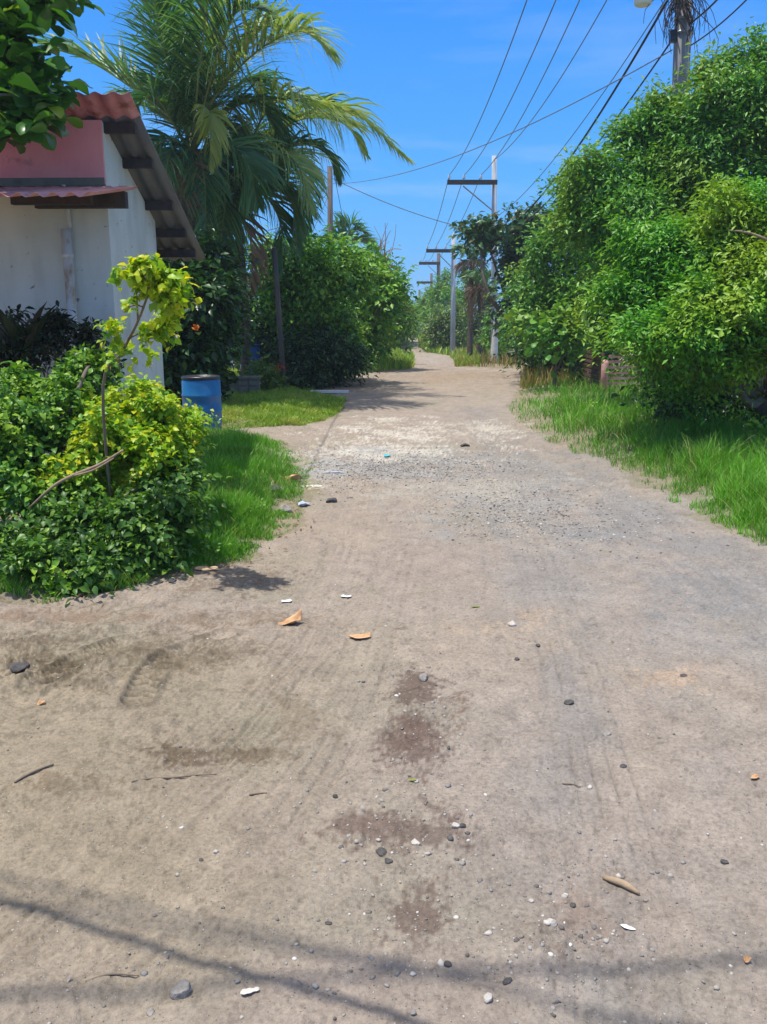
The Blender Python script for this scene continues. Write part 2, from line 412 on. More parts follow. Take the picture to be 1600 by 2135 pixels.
def chip(m, col, scale, lo, hi):
    t = m.node_tree; b = t.nodes["Principled BSDF"]; src = b.inputs['Base Color'].links[0].from_socket
    tc = node(t, "ShaderNodeTexCoord"); n = node(t, "ShaderNodeTexNoise"); n.inputs['Scale'].default_value = scale; n.inputs['Detail'].default_value = 5; n.inputs['Roughness'].default_value = .7
    t.links.new(tc.outputs['Object'], n.inputs['Vector']); r = ramp(t, [(0, 0, 0), (1, 1, 1)], [lo, hi]); t.links.new(n.outputs['Fac'], r.inputs[0])
    mx = node(t, "ShaderNodeMixRGB"); mx.inputs[2].default_value = (*col, 1); t.links.new(r.outputs[0], mx.inputs[0]); t.links.new(src, mx.inputs[1]); t.links.new(mx.outputs[0], b.inputs['Base Color'])
chip(M['pink_paint'], (0.60, 0.52, 0.48), 7, 0.70, 0.73); chip(M['pink_paint'], (0.26, 0.11, 0.11), 3, 0.60, 0.80)
M['red_sheet'] = surf_mat("red_roof_sheet", [(0.377, 0.139, 0.138), (0.576, 0.243, 0.237), (0.665, 0.335, 0.324)], 3.5, 0.65, 0.1, 30, (1.5, 0.3, 1))
M['grey_sheet'] = surf_mat("zinc_roof_sheet", [(0.089, 0.088, 0.090), (0.136, 0.135, 0.134), (0.161, 0.156, 0.150)], 3.5, 0.6, 0.1, 30, (2, 0.3, 1))
chip(M['drum'], (0.16, 0.20, 0.24), 5, 0.58, 0.85); chip(M['drum'], (0.22, 0.18, 0.13), 9, 0.66, 0.74)
chip(M['red_sheet'], (0.22, 0.08, 0.05), 5, 0.56, 0.72); chip(M['red_sheet'], (0.55, 0.45, 0.42), 8, 0.66, 0.72); chip(M['grey_sheet'], (0.16, 0.09, 0.05), 3, 0.60, 0.75)
M['pipe'] = surf_mat("stained_pipe", [(0.66, 0.66, 0.62), (0.62, 0.60, 0.54), (0.36, 0.24, 0.12)], 5, 0.7, 0.1, 30, (1, 1, 0.5), pos=[0.3, 0.52, 0.66])

# ------------------------------------------------------------------ the road and the ground: one surface, cut at the road's edge
LEFT = np.array([(640, 852), (700, 842), (706, 838), (715, 815), (728, 802), (735, 835), (740, 858), (750, 866), (766, 862), (770, 850), (778, 745), (790, 690), (805, 642), (820, 655), (835, 712), (850, 718), (870, 695), (888, 630), (897, 470), (905, 500), (915, 560), (925, 605), (950, 635), (1000, 652), (1050, 645), (1100, 612), (1135, 575), (1165, 520), (1185, 410), (1205, 330), (1230, 250), (1252, 130), (1264, 0), (1285, -400), (1300, -2500), (2600, -9000)], float)
RIGHT = np.array([(640, 862), (706, 868), (715, 880), (725, 873), (735, 890), (742, 936), (752, 946), (765, 950), (769, 1080), (776, 1090), (800, 1086), (830, 1072), (850, 1064), (885, 1096), (915, 1148), (945, 1205), (970, 1275), (1000, 1332), (1040, 1400), (1080, 1478), (1145, 1600), (1200, 1760), (1260, 2600), (1300, 4000), (2600, 9000)], float)
def edgeL(py): return np.interp(py, LEFT[:, 0], LEFT[:, 1])
def edgeR(py): return np.interp(py, RIGHT[:, 0], RIGHT[:, 1])

pyr = np.concatenate([np.arange(2190, 1300, -2.2), np.arange(1300, 900, -2.0), np.arange(900, 705, -1.5)])
Yr = np.array([gp(800, p)[1] for p in pyr])
Yr = np.unique(np.round(Yr, 4))
Yr = np.concatenate([np.array([-30, -12, -6, -3, -1, 0.2, 1.0, 1.5]), Yr, np.linspace(Yr[-1] + 1, 130, 50), np.array([150, 190, 240, 300, 380])])
inner = np.arange(-120, 1725, 2.8)
dep = np.maximum(Yr * cp + CAM_H * sp, 1.6)
xin = (inner[None, :] - CX) / F * dep[:, None]
def outer(side):
    e = xin[:, 0] if side < 0 else xin[:, -1]
    far = np.maximum(np.abs(e) * 1.6, 9.0)
    cols = [side * (np.abs(e) * (1 - k) + far * k) for k in np.linspace(0.01, 1, 90)]
    cols += [side * np.maximum(far * 1.05, q) for q in (14, 22, 40, 90, 180, 320)]
    return np.stack(cols, 1)
XL = outer(-1)[:, ::-1]; XR = outer(1)
X = np.concatenate([XL, xin, XR], 1)
Y = np.repeat(Yr[:, None], X.shape[1], 1)

def polydist(x, y, pts):
    """distance, side and arc length along a ground path"""
    best = np.full(x.shape, 1e9); sd = np.zeros_like(x); al = np.zeros_like(x)
    acc = 0
    for a, b in zip(pts[:-1], pts[1:]):
        d = b[:2] - a[:2]; L = np.hypot(*d); d = d / L
        rx, ry = x - a[0], y - a[1]
        t = np.clip(rx * d[0] + ry * d[1], 0, L)
        ex, ey = rx - t * d[0], ry - t * d[1]
        q = np.hypot(ex, ey); s = np.sign(d[0] * ry - d[1] * rx)
        m = q < best
        best = np.where(m, q, best); sd = np.where(m, s * q, sd); al = np.where(m, acc + t, al)
        acc += L
    return best, sd, al

def G(*pp): return [gp(a, b) for a, b in pp]
def curve_px(pp, n=24): return catmull(np.array(G(*pp)), n)

treads = [(curve_px([(470, 1322), (385, 1352), (322, 1395), (288, 1460)]), 0.085), (curve_px([(255, 1338), (190, 1362), (130, 1395), (70, 1430)]), 0.075)]
ruts = [curve_px(p) for p in (
    [(-60, 1905), (120, 1800), (275, 1675), (420, 1560), (560, 1420), (680, 1240), (745, 1060), (800, 900)],
    [(-20, 1960), (180, 1800), (320, 1670), (480, 1540), (620, 1390), (720, 1230)],
    [(60, 1960), (260, 1790), (420, 1640), (580, 1480), (690, 1330)],
    [(260, 2060), (440, 1850), (580, 1690), (700, 1500), (770, 1340), (830, 1150)],
    [(1320, 2135), (1290, 1850), (1240, 1600), (1180, 1350), (1110, 1150), (1040, 960), (990, 850)],
    [(1600, 1330), (1480, 1210), (1350, 1110), (1220, 1030), (1110, 950)],
    [(1700, 1310), (1530, 1170), (1400, 1080), (1270, 1010), (1150, 940)])]
rut_w = [0.16, 0.13, 0.12, 0.15, 0.17, 0.17, 0.13]

def relief(x, y):
    """small heights of the dirt, in metres"""
    z = terrain(y)
    z = z + 0.030 * fbm(x / 1.9, y / 2.6, 3, 3) * sstep(0, 2, y)
    near = 1 - sstep(14, 30, y)
    z = z + near * (0.022 * fbm(x / 0.33, y / 0.33, 11, 4, 0.58) + 0.010 * fbm(x / 0.05, y / 0.05, 21, 3, 0.65))
    px, py = project(np.stack([x, y, terrain(y)], -1))
    # churned soil in the near left corner
    ch = np.exp(-(((px - 120) / 420) ** 2 + ((py - 1360) / 130) ** 2)) * (y > 1) * near
    cl = fbm(x / 0.16, y / 0.11, 31, 4, 0.6)
    z = z + ch * 0.06 * np.maximum(cl, -0.05)
    # soft dark clods
    for (a, b, sx, sy, h) in ((370, 1570, 40, 24, .02), (515, 1560, 45, 26, .02), (200, 1428, 40, 12, .03), (40, 1390, 45, 18, .05), (230, 1595, 30, 10, .02), (1120, 1945, 60, 40, .015), (850, 1480, 60, 90, .014), (800, 1715, 90, 30, .016)):
        g = np.exp(-(((px - a) / sx) ** 2 + ((py - b) / sy) ** 2)) * (y > 1)
        z = z + 1.8 * g * h * np.maximum(fbm(x / 0.045, y / 0.045, 41, 3, 0.6) + 0.1, 0)
    # verges stand a little above the worn road
    vo = np.maximum(edgeL(py) - px, px - edgeR(py)) / F * np.maximum(y, 1)
    z = z + np.where(y > 1.4, 0.09 * sstep(0, 0.9, vo), 0)
    for p, hw in treads:
        m = (x > p[:, 0].min() - .3) & (x < p[:, 0].max() + .3) & (y > p[:, 1].min() - .3) & (y < p[:, 1].max() + .3)
        d, s, al = polydist(x[m], y[m], p)
        e = sstep(hw, hw * 0.8, d)
        rib = np.sin(al / 0.030 * 2 * math.pi + np.abs(s) * 40)
        fade = sstep(-0.25, 0.1, fbm(x[m] / .2, y[m] / .2, 77, 2))
        z[m] += -0.010 * e + 0.010 * rib * e * fade + 0.012 * np.exp(-((d - hw) / 0.02) ** 2)
    for p, hw in zip(ruts, rut_w):
        m = (x > p[:, 0].min() - .5) & (x < p[:, 0].max() + .5) & (y > p[:, 1].min() - .5) & (y < p[:, 1].max() + .5)
        d, s, al = polydist(x[m], y[m], p)
        br = 0.4 + 1.1 * np.clip(fbm(al / .6 + 9, s * 2, 55, 2) + .35, 0, 1)
        z[m] += -0.007 * np.exp(-(d / (hw * 1.3)) ** 2) * br
        for k in (-2, -1, 0, 1, 2):
            z[m] += -0.006 * np.exp(-((s - k * hw * 0.42 + 0.006 * np.sin(al * 3 + k)) / 0.009) ** 2) * br
    return z

Z = np.zeros_like(X)
m_det = (Y > 1.2) & (Y < 70)
Z[m_det] = relief(X[m_det].copy(), Y[m_det].copy())
Z[~m_det] = terrain(Y[~m_det])

# soil colour: stains, pale gravel, grey worn tracks, painted groove shade
PX, PY = project(np.stack([X, Y, terrain(Y)], -1))
PY = np.where(Y > 1, PY, 3000); PX = np.where(Y > 1, PX, 800)
C = np.empty(X.shape + (3,))
C[:] = (0.335, 0.276, 0.220)
def blend(mask, col):
    C[:] = C * (1 - mask[..., None]) + np.array(col) * mask[..., None]
def spot(a, b, sx, sy, nsc=0.25, seed=1, thr=0.0, hard=0.25):
    g = np.exp(-(((PX - a) / sx) ** 2 + ((PY - b) / sy) ** 2))
    w_ = np.clip((g * 0.9 + (0.8 * fbm(X / nsc, Y / nsc, seed, 5, 0.65) + 0.85 * fbm(X / .022, Y / .022, seed + 50, 3, .75)) * (g > 0.02) - 0.27 - thr) / 0.55, 0, 1)
    return w_
big = fbm(X / 1.1, Y / 1.5, 91, 4, 0.6)
blend(np.clip(big * 0.7 + 0.15, 0, 0.6), (0.308, 0.252, 0.216))
blend(np.clip(fbm(X / 0.8, Y / 0.9, 95, 4, .6) * 1.1 - 0.05, 0, 0.6), (0.285, 0.252, 0.190))
gx = sstep(700, 1500, PX) * sstep(2400, 1500, PY) * sstep(760, 900, PY)
blend(gx * np.clip(0.45 + fbm(X / .6, Y / .9, 92, 3), 0, .8), (0.300, 0.270, 0.242))
for p, hw in zip(ruts[4:], rut_w[4:]):
    d, s, al = polydist(X, Y, p)
    blend(np.exp(-(d / (hw * 2.2)) ** 2) * np.clip(0.3 + fbm(X / .3, Y / .5, 93, 3), 0, .55), (0.225, 0.215, 0.205))
for (a, b, sx, sy, col, k) in (
    (850, 905, 130, 14, (0.58, 0.53, 0.46), 1), (760, 948, 190, 18, (0.58, 0.54, 0.47), 2), (830, 975, 230, 26, (0.27, 0.265, 0.255), 3), (700, 972, 70, 26, (0.38, 0.365, 0.34), 3),
    (1070, 1055, 150, 55, (0.28, 0.27, 0.255), 4), (930, 1020, 190, 28, (0.38, 0.345, 0.295), 5), (1260, 1110, 130, 30, (0.245, 0.235, 0.225), 6), (655, 1012, 50, 8, (0.62, 0.55, 0.42), 7),
    (810, 874, 60, 5, (0.55, 0.50, 0.42), 8), (1020, 890, 60, 14, (0.48, 0.43, 0.36), 8), (1500, 1240, 170, 60, (0.235, 0.225, 0.215), 9), (1060, 1300, 75, 22, (0.40, 0.305, 0.22), 10), (1415, 1417, 60, 22, (0.42, 0.31, 0.225), 11),
    (860, 1480, 50, 95, (0.135, 0.095, 0.075), 12), (840, 1530, 70, 45, (0.15, 0.105, 0.085), 13), (790, 1715, 105, 30, (0.15, 0.105, 0.085), 14), (880, 1740, 90, 28, (0.14, 0.105, 0.085), 15), (870, 1890, 55, 60, (0.14, 0.10, 0.08), 16),
    (1170, 1950, 70, 50, (0.20, 0.155, 0.125), 17), (960, 1480, 28, 22, (0.17, 0.12, 0.09), 18), (370, 1570, 55, 28, (0.15, 0.11, 0.08), 19), (515, 1560, 60, 30, (0.19, 0.145, 0.105), 20), (590, 1562, 40, 18, (0.2, 0.15, 0.11), 21),
    (60, 1390, 90, 30, (0.13, 0.10, 0.07), 22), (240, 1370, 130, 40, (0.19, 0.15, 0.11), 23), (420, 1370, 110, 34, (0.21, 0.165, 0.12), 24), (200, 1430, 50, 14, (0.15, 0.115, 0.085), 25), (60, 1340, 90, 20, (0.17, 0.13, 0.10), 25), (500, 1290, 160, 20, (0.22, 0.17, 0.125), 26),
    (620, 1470, 60, 60, (0.25, 0.20, 0.15), 27), (110, 1640, 110, 30, (0.22, 0.17, 0.125), 28), (480, 1215, 120, 26, (0.20, 0.15, 0.11), 29), (330, 1185, 130, 30, (0.20, 0.15, 0.105), 30), (950, 785, 150, 14, (0.30, 0.225, 0.155), 31), (700, 800, 90, 14, (0.24, 0.18, 0.13), 32), (1230, 1900, 60, 60, (0.27, 0.21, 0.17), 33), (160, 1285, 200, 20, (0.24, 0.17, 0.12), 34)):
    blend(0.82 * spot(a, b, sx, sy, 0.18 if b > 1200 else 0.4, 100 + k * 5), col)
for p, hw in zip(ruts, rut_w):                                  # soil smeared along the wheel tracks
    d, s_, al = polydist(X, Y, p)
    wv = np.exp(-(d / 0.42) ** 2) * (Y > 1.4) * (Y < 30)
    st_ = fbm(s_ / 0.022, al / 0.9, 171, 3, .7)
    C *= (1 + 0.08 * wv * st_)[..., None]
for p, hw in zip(ruts[:5], rut_w):                              # groove shade painted along the thin furrows
    d, s_, al = polydist(X, Y, p)
    br = np.clip(fbm(al / .6 + 9, s_ * 2, 55, 2) + .35, 0, 1) * (Y > 1.4) * (Y < 8)
    for k in (-2, -1, 0, 1, 2):
        C *= (1 - 0.15 * br * np.exp(-((s_ - k * hw * 0.42 + 0.006 * np.sin(al * 3 + k)) / 0.008) ** 2))[..., None]
for p, hw in treads:                                            # cleat prints of a tyre, shade painted into their grooves
    d, s_, al = polydist(X, Y, p)
    rib = np.clip(-np.sin(al / 0.030 * 2 * math.pi + np.abs(s_) * 40), 0, 1)
    fade = sstep(-0.25, 0.1, fbm(X / .2, Y / .2, 77, 2))
    C *= (1 - (0.42 * rib * fade * sstep(hw, hw * .8, d) + 0.25 * np.exp(-((d - hw) / 0.016) ** 2)) * (Y > 2) * (Y < 8))[..., None]
lf = sstep(900, 250, PX) * sstep(1250, 1400, PY) * sstep(2300, 1700, PY)
C *= (1 - lf[..., None] * np.array([0.10, 0.10, 0.20]))
fine = fbm(X / 0.11, Y / 0.11, 161, 4, 0.65)
C *= (1 + 0.19 * fine)[..., None]
crumb = np.clip((fbm(X / .035, Y / .035, 181, 3, .7) + .9 * np.exp(-(((PX - 180) / 380) ** 2 + ((PY - 1400) / 170) ** 2)) * (fbm(X / .25, Y / .18, 185, 3) + .25) - .34) / .2, 0, 1) * (Y > 1.3) * (Y < 14)
C *= (1 - 0.24 * crumb)[..., None]
C *= np.array([0.91, 0.91, 0.90])

def soil_mat(name, green):
    m, t, b = new_mat(name)
    ca = node(t, "ShaderNodeVertexColor"); ca.layer_name = "soil"
    tc = node(t, "ShaderNodeTexCoord")
    def nz_(scale, det, rough=0.6):
        n = node(t, "ShaderNodeTexNoise"); n.inputs['Scale'].default_value = scale; n.inputs['Detail'].default_value = det; n.inputs['Roughness'].default_value = rough
        t.links.new(tc.outputs['Object'], n.inputs['Vector']); return n
    a = nz_(60, 5, 0.75); r = ramp(t, [(0.62, 0.60, 0.58), (1, 1, 1), (1.35, 1.33, 1.28)], [0.3, 0.5, 0.72])
    t.links.new(a.outputs['Fac'], r.inputs[0])
    mu = node(t, "ShaderNodeMixRGB", blend_type='MULTIPLY'); mu.inputs[0].default_value = 0.85
    t.links.new(ca.outputs[0], mu.inputs[1]); t.links.new(r.outputs[0], mu.inputs[2])
    # grains: scattered dark and pale grit
    v = node(t, "ShaderNodeTexVoronoi"); v.inputs['Scale'].default_value = 85
    t.links.new(tc.outputs['Object'], v.inputs['Vector'])
    rv = ramp(t, [(1, 1, 1), (0, 0, 0)], [0.14, 0.22]); t.links.new(v.outputs['Distance'], rv.inputs[0])
    sepc = node(t, "ShaderNodeSeparateColor"); t.links.new(v.outputs['Color'], sepc.inputs[0])
    pick = ramp(t, [(0, 0, 0), (1, 1, 1)], [0.70, 0.72]); t.links.new(sepc.outputs[0], pick.inputs[0])
    ml = node(t, "ShaderNodeMath", operation='MULTIPLY'); t.links.new(rv.outputs[0], ml.inputs[0]); t.links.new(pick.outputs[0], ml.inputs[1])
    gc = ramp(t, [(0.10, 0.095, 0.09), (0.22, 0.20, 0.18), (0.62, 0.58, 0.52)], [0.0, 0.6, 1.0]); t.links.new(sepc.outputs[1], gc.inputs[0])
    mg = node(t, "ShaderNodeMixRGB"); t.links.new(ml.outputs[0], mg.inputs[0]); t.links.new(mu.outputs[0], mg.inputs[1]); t.links.new(gc.outputs[0], mg.inputs[2])
    t.links.new(mg.outputs[0], b.inputs['Base Color'])
    b.inputs['Roughness'].default_value = 0.97; b.inputs['Specular IOR Level'].default_value = 0.12
    n2 = nz_(45, 8, 0.7); n3 = nz_(230, 3, 0.6)
    ad = node(t, "ShaderNodeMath", operation='MULTIPLY_ADD'); ad.inputs[1].default_value = 0.35
    t.links.new(n3.outputs['Fac'], ad.inputs[0]); t.links.new(n2.outputs['Fac'], ad.inputs[2])
    ad2 = node(t, "ShaderNodeMath", operation='MULTIPLY_ADD'); ad2.inputs[1].default_value = 0.5
    t.links.new(ml.outputs[0], ad2.inputs[0]); t.links.new(ad.outputs[0], ad2.inputs[2])
    bp = node(t, "ShaderNodeBump"); bp.inputs['Strength'].default_value = 0.75; bp.inputs['Distance'].default_value = 0.014
    t.links.new(ad2.outputs[0], bp.inputs['Height']); t.links.new(bp.outputs[0], b.inputs['Normal'])
    return m

nr, nc = X.shape
V = np.stack([X, Y, Z], -1).reshape(-1, 3)
idx = np.arange(nr * nc).reshape(nr, nc)
quads = np.stack([idx[:-1, :-1], idx[:-1, 1:], idx[1:, 1:], idx[1:, :-1]], -1).reshape(-1, 4)
fx = X.reshape(-1)[quads].mean(1); fy = Y.reshape(-1)[quads].mean(1)
fpx, fpy = project(np.stack([fx, fy, terrain(fy)], -1))
wob = fbm(fx / 0.5, fy / 0.5, 201, 3) * 0.35 * F / np.maximum(fy, 3)
isroad = ((fy < 2) & (fy > -29)) | ((fy >= 2) & (fpx > edgeL(fpy) + wob) & (fpx < edgeR(fpy) + wob))
isroad &= (np.abs(fx) < 12)
isroad &= ~((fy > 130))
def ground_piece(name, mask, mat, colmul=None):
    q = quads[mask]
    used = np.unique(q); remap = np.zeros(len(V), int); remap[used] = np.arange(len(used))
    o = mk(name, V[used], remap[q], mat, smooth=True)
    at_ = o.data.attributes.new("soil", 'FLOAT_COLOR', 'POINT')
    c = C.reshape(-1, 3)[used]
    if colmul is not None: c = c * np.array(colmul)
    at_.data.foreach_set("color", np.concatenate([c, np.ones((len(c), 1))], 1).astype(np.float32).ravel())
    return o
road = tag(ground_piece("dirt_road", isroad, soil_mat("packed_dirt", 0)), "pale packed dirt road with tyre tracks and grey gravel patches", "road", kind="structure")
gr = tag(ground_piece("ground", ~isroad, soil_mat("verge_soil", 1), (0.84, 0.86, 0.74)), "brown soil beside the road under grass and trees", "ground", kind="structure")

def ground_z(x, y):
    x = np.atleast_1d(np.asarray(x, float)); y = np.atleast_1d(np.asarray(y, float))
    return relief(x.copy(), y.copy())
def on_ground(px, py):
    p = gp(px, py); p[2] = ground_z(p[0], p[1])[0]
    return p

# ------------------------------------------------------------------ foliage engine
LEAF4 = (np.array([(0, 0, 0), (-0.5, 0.45, 0.12), (0, 1, -0.06), (0.5, 0.45, 0.12)]), np.array([(0, 2, 1), (0, 3, 2)]))
def obovate():
    v, f = [], []
    prof = [(0.0, 0.04, 0), (0.25, 0.20, .05), (0.5, 0.40, .07), (0.75, 0.5, .04), (0.92, 0.36, -.02), (1.0, 0.08, -.06)]
    for y, ww, z in prof:
        v += [(-ww, y, z + ww * 0.22), (0, y, z), (ww, y, z + ww * 0.22)]
    for i in range(len(prof) - 1):
        a = 3 * i
        f += [(a, a + 1, a + 4, a + 3), (a + 1, a + 2, a + 5, a + 4)]
    return np.array(v), np.array(f)
LEAFB = obovate()
def lance():
    v, f = [], []
    for y, ww, z in [(0.0, 0.1, 0), (0.35, 0.5, .05), (0.7, 0.35, 0), (1.0, 0.03, -.1)]:
        v += [(-ww, y, z + ww * 0.2), (0, y, z), (ww, y, z + ww * 0.2)]
    for i in range(3):
        a = 3 * i
        f += [(a, a + 1, a + 4, a + 3), (a + 1, a + 2, a + 5, a + 4)]
    return np.array(v), np.array(f)
LEAFL = lance()

def place_leaves(P, N, Dr, ln, wd, tmpl):
    """leaf blades: points, normals, directions, lengths, widths -> vertices and faces"""
    tv, tf = tmpl
    N = nrm(N); Dr = nrm(Dr - N * (Dr * N).sum(-1, keepdims=True)); S = np.cross(Dr, N)
    v = P[:, None, :] + S[:, None, :] * (tv[None, :, 0, None] * wd[:, None, None]) + Dr[:, None, :] * (tv[None, :, 1, None] * ln[:, None, None]) + N[:, None, :] * (tv[None, :, 2, None] * ln[:, None, None])
    f = tf[None] + (np.arange(len(P)) * len(tv))[:, None, None]
    return v.reshape(-1, 3), f.reshape(-1, tf.shape[1])

def crown(lobes, clusters, per, ln, wr=0.5, crad=0.3, tmpl=LEAF4, shell=0.45, up=0.7, outw=0.5, rnd=0.8, droop=0.3, hollow_low=0.25, nsub=11, core=True):
    """leaves gathered in sprays over lobes (centre, radii); sprays crowd the outside so gaps and hollows show between them"""
    sub = []
    for c0, r0_ in lobes:
        r0_ = np.asarray(r0_)
        for _ in range(nsub):
            d_ = nrm(rng.normal(size=3)); d_[2] = d_[2] if d_[2] > -0.35 or rng.random() < hollow_low else -d_[2]
            sub.append((c0 + d_ * r0_ * (0.5 + 0.62 * rng.random() ** 1.3), r0_ * (0.16 + 0.30 * rng.random())))
        if core: sub.append((c0, r0_ * 0.48))
    lobes = sub
    vol = np.array([l[1][0] * l[1][2] + l[1][1] * l[1][2] + l[1][0] * l[1][1] for l in lobes]); vol = vol / vol.sum()
    which = rng.choice(len(lobes), clusters, p=vol)
    c = np.array([l[0] for l in lobes])[which]; rr = np.array([l[1] for l in lobes])[which]
    d = nrm(rng.normal(size=(clusters, 3)))
    low = d[:, 2] < -0.25
    flip = low & (rng.random(clusters) > hollow_low); d[flip, 2] *= -1
    rad = rng.random(clusters) ** shell
    rad = rad * (1 + 0.22 * rng.normal(size=clusters) * (rad > 0.75))
    cc = c + d * rr * rad[:, None]
    out = nrm(d / rr)
    k = np.repeat(np.arange(clusters), per)
    cr = crad * (0.45 + 1.1 * rng.random(clusters))[k]
    # a spray: leaves set along a short drooping shoot that leaves the bough outwards
    axis = nrm(out * 0.75 + np.array([0, 0, 0.25]) + 0.65 * rng.normal(size=(clusters, 3)) * 0.7)[k]
    u = rng.random(len(k)) ** 0.8
    q = axis * ((u - 0.35) * cr * 2.6)[:, None] + rng.normal(size=(len(k), 3)) * (cr * 0.34)[:, None] - np.array([0, 0, 1.0]) * (u * u * cr * 0.9)[:, None]
    P = cc[k] + q
    N = up * np.array([0, 0, 1.0]) + outw * out[k] + rnd * rng.normal(size=(len(k), 3)) * 0.6
    Dr = axis * 0.55 + nrm(q) * 0.6 + 0.5 * rng.normal(size=(len(k), 3)) + np.array([0, 0, -droop])
    l = ln * (0.45 + 0.95 * rng.random(len(k)))
    return place_leaves(P, N, Dr, l, l * wr, tmpl), cc

def L(px, py, D, rx, ry, rz=None):
    """a lobe from its place in the photograph: centre, half width and half height in photo pixels, half depth in metres"""
    c = at(px, py, D); s = ppm(D, c[2])
    return (c, (rx / s, rz if rz else max(rx, ry) / s * 0.9, ry / s))

def limbs(mb, base, lobes, r0, cc=None, fork=0.35, twigs=14):
    cen = np.array([l[0] for l in lobes])
    top = cen.mean(0)
    f = base + (top - base) * fork + np.array([0.08, 0.05, 0]) * r0
    trunk = catmull([base - np.array([0, 0, 0.1]), base + (f - base) * 0.5 + rng.normal(size=3) * 0.25 * r0, f], 8)
    mb.tube(trunk, [r0 * 1.25, r0, r0 * 0.8], 9)
    for l in lobes:
        mid = f + (l[0] - f) * 0.5 + rng.normal(size=3) * 0.12 * np.linalg.norm(l[0] - f) + np.array([0, 0, 0.1])
        p = catmull([f - (f - base) * 0.08, mid, l[0]], 8)
        mb.tube(p, [r0 * 0.6, r0 * 0.4, r0 * 0.15], 6)
        if cc is not None:
            near = cc[np.argsort(((cc - l[0]) ** 2).sum(1))]
            for j in rng.integers(0, max(1, min(len(near), 120)), twigs // max(1, len(lobes)) + 2):
                mb.tube(catmull([l[0], (l[0] + near[j]) / 2 + rng.normal(size=3) * 0.05, near[j]], 5), [r0 * 0.16, r0 * 0.04], 4)

def tree(name, label, cat, base, r0, lobes, clusters, per, ln, mat, group=None, wr=0.5, crad=0.3, tmpl=LEAF4, bark='bark', **kw):
    root = thing(name, label, cat, base, group)
    (v, f), cc = crown(lobes, clusters, per, ln, wr, crad, tmpl, **kw)
    mb = MB(); limbs(mb, np.asarray(base, float), lobes, r0, cc)
    mb.build("trunk" if r0 > 0.05 else "stem", M[bark], root, smooth=True)
    mk("crown" if r0 > 0.05 else "foliage", v, f, M[mat], root)
    return root

def gnd(px, D):
    x = at(px, HOR, D)[0]
    return np.array([x, D, ground_z(x, D)[0] if D < 69 else float(terrain(D))])

# ------------------------------------------------------------------ trees right of the road
GR = "trees crowding the right verge"
tree("shade_tree", "bright yellow-green tree at the right edge, nearest the road on that side", "tree", gnd(1650, 12.2), 0.13,
     [L(1480, 545, 11.0, 130, 85), L(1370, 560, 11.6, 110, 95), L(1570, 500, 10.8, 120, 110), L(1325, 630, 11.6, 85, 68), L(1440, 680, 10.7, 130, 85), L(1570, 650, 10.4, 130, 105), L(1400, 735, 11.3, 70, 55), L(1500, 740, 10.8, 100, 55), L(1450, 790, 11.3, 75, 55), L(1660, 740, 10.4, 120, 90), L(1720, 560, 11.0, 150, 150)],
     3300, 32, 0.078, 'right_leaf', GR, wr=0.42, crad=0.17, nsub=12)
tree("understory_tree", "dark thicket under the bright right-hand tree, deep shade put into its leaf colour", "tree", gnd(1500, 12.9), 0.06,
     [L(1420, 800, 12.8, 90, 75), L(1540, 820, 12.6, 110, 75), L(1415, 800, 13.2, 50, 55), L(1660, 830, 12.4, 110, 90), L(1480, 700, 13, 120, 80), L(1620, 680, 13, 120, 90)], 900, 18, 0.10, 'shade_leaf', None, crad=0.24, hollow_low=0.9)  # dark leaf colour stands for the shade below the canopy
tree("tall_tree", "tall green tree rising behind the others at the top right, right of the concrete pole", "tree", gnd(1580, 14.6), 0.16,
     [L(1560, 200, 14.6, 100, 90), L(1500, 280, 14.4, 80, 90), L(1610, 320, 14.4, 110, 110), L(1680, 200, 14.8, 120, 130), L(1480, 400, 14.6, 100, 90), L(1590, 450, 14.6, 110, 90)],
     2100, 28, 0.10, 'right_leaf_far', GR, wr=0.4, crad=0.22, nsub=10)
tree("spreading_tree", "green tree with a stepped crown hiding the lower half of the concrete pole", "tree", gnd(1475, 15.8), 0.13,
     [L(1345, 290, 15.4, 75, 65), L(1410, 255, 15.2, 65, 55), L(1280, 400, 15.4, 90, 60), L(1420, 340, 15.0, 70, 50), L(1220, 440, 15.6, 55, 45), L(1340, 440, 15.0, 90, 60), L(1260, 500, 15.4, 90, 70), L(1380, 400, 15.2, 60, 40)],
     2100, 28, 0.10, 'right_leaf_far', GR, wr=0.4, crad=0.22, nsub=10, hollow_low=0.5)
tree("leafy_tree", "rounded mid-green tree overhanging the dark slatted fence", "tree", gnd(1200, 22.3), 0.14,
     [L(1190, 520, 22, 80, 70), L(1140, 610, 22.2, 62, 70), L(1235, 600, 21.6, 90, 80), L(1180, 680, 21.8, 75, 55), L(1250, 690, 21.2, 70, 55), L(1120, 660, 22.2, 50, 60)],
     1300, 22, 0.115, 'right_leaf_far', GR, wr=0.52, crad=0.26, hollow_low=0.6)
tree("broad_leaf_shrub", "pale green large-leaved shrub below the tree over the dark fence", "shrub", gnd(1160, 19.8), 0.045,
     [L(1170, 690, 19.6, 42, 40), L(1215, 715, 19.4, 30, 28), L(1130, 705, 19.8, 30, 34)], 90, 8, 0.19, 'right_leaf_far', None, wr=0.7, crad=0.25, tmpl=LEAFB)
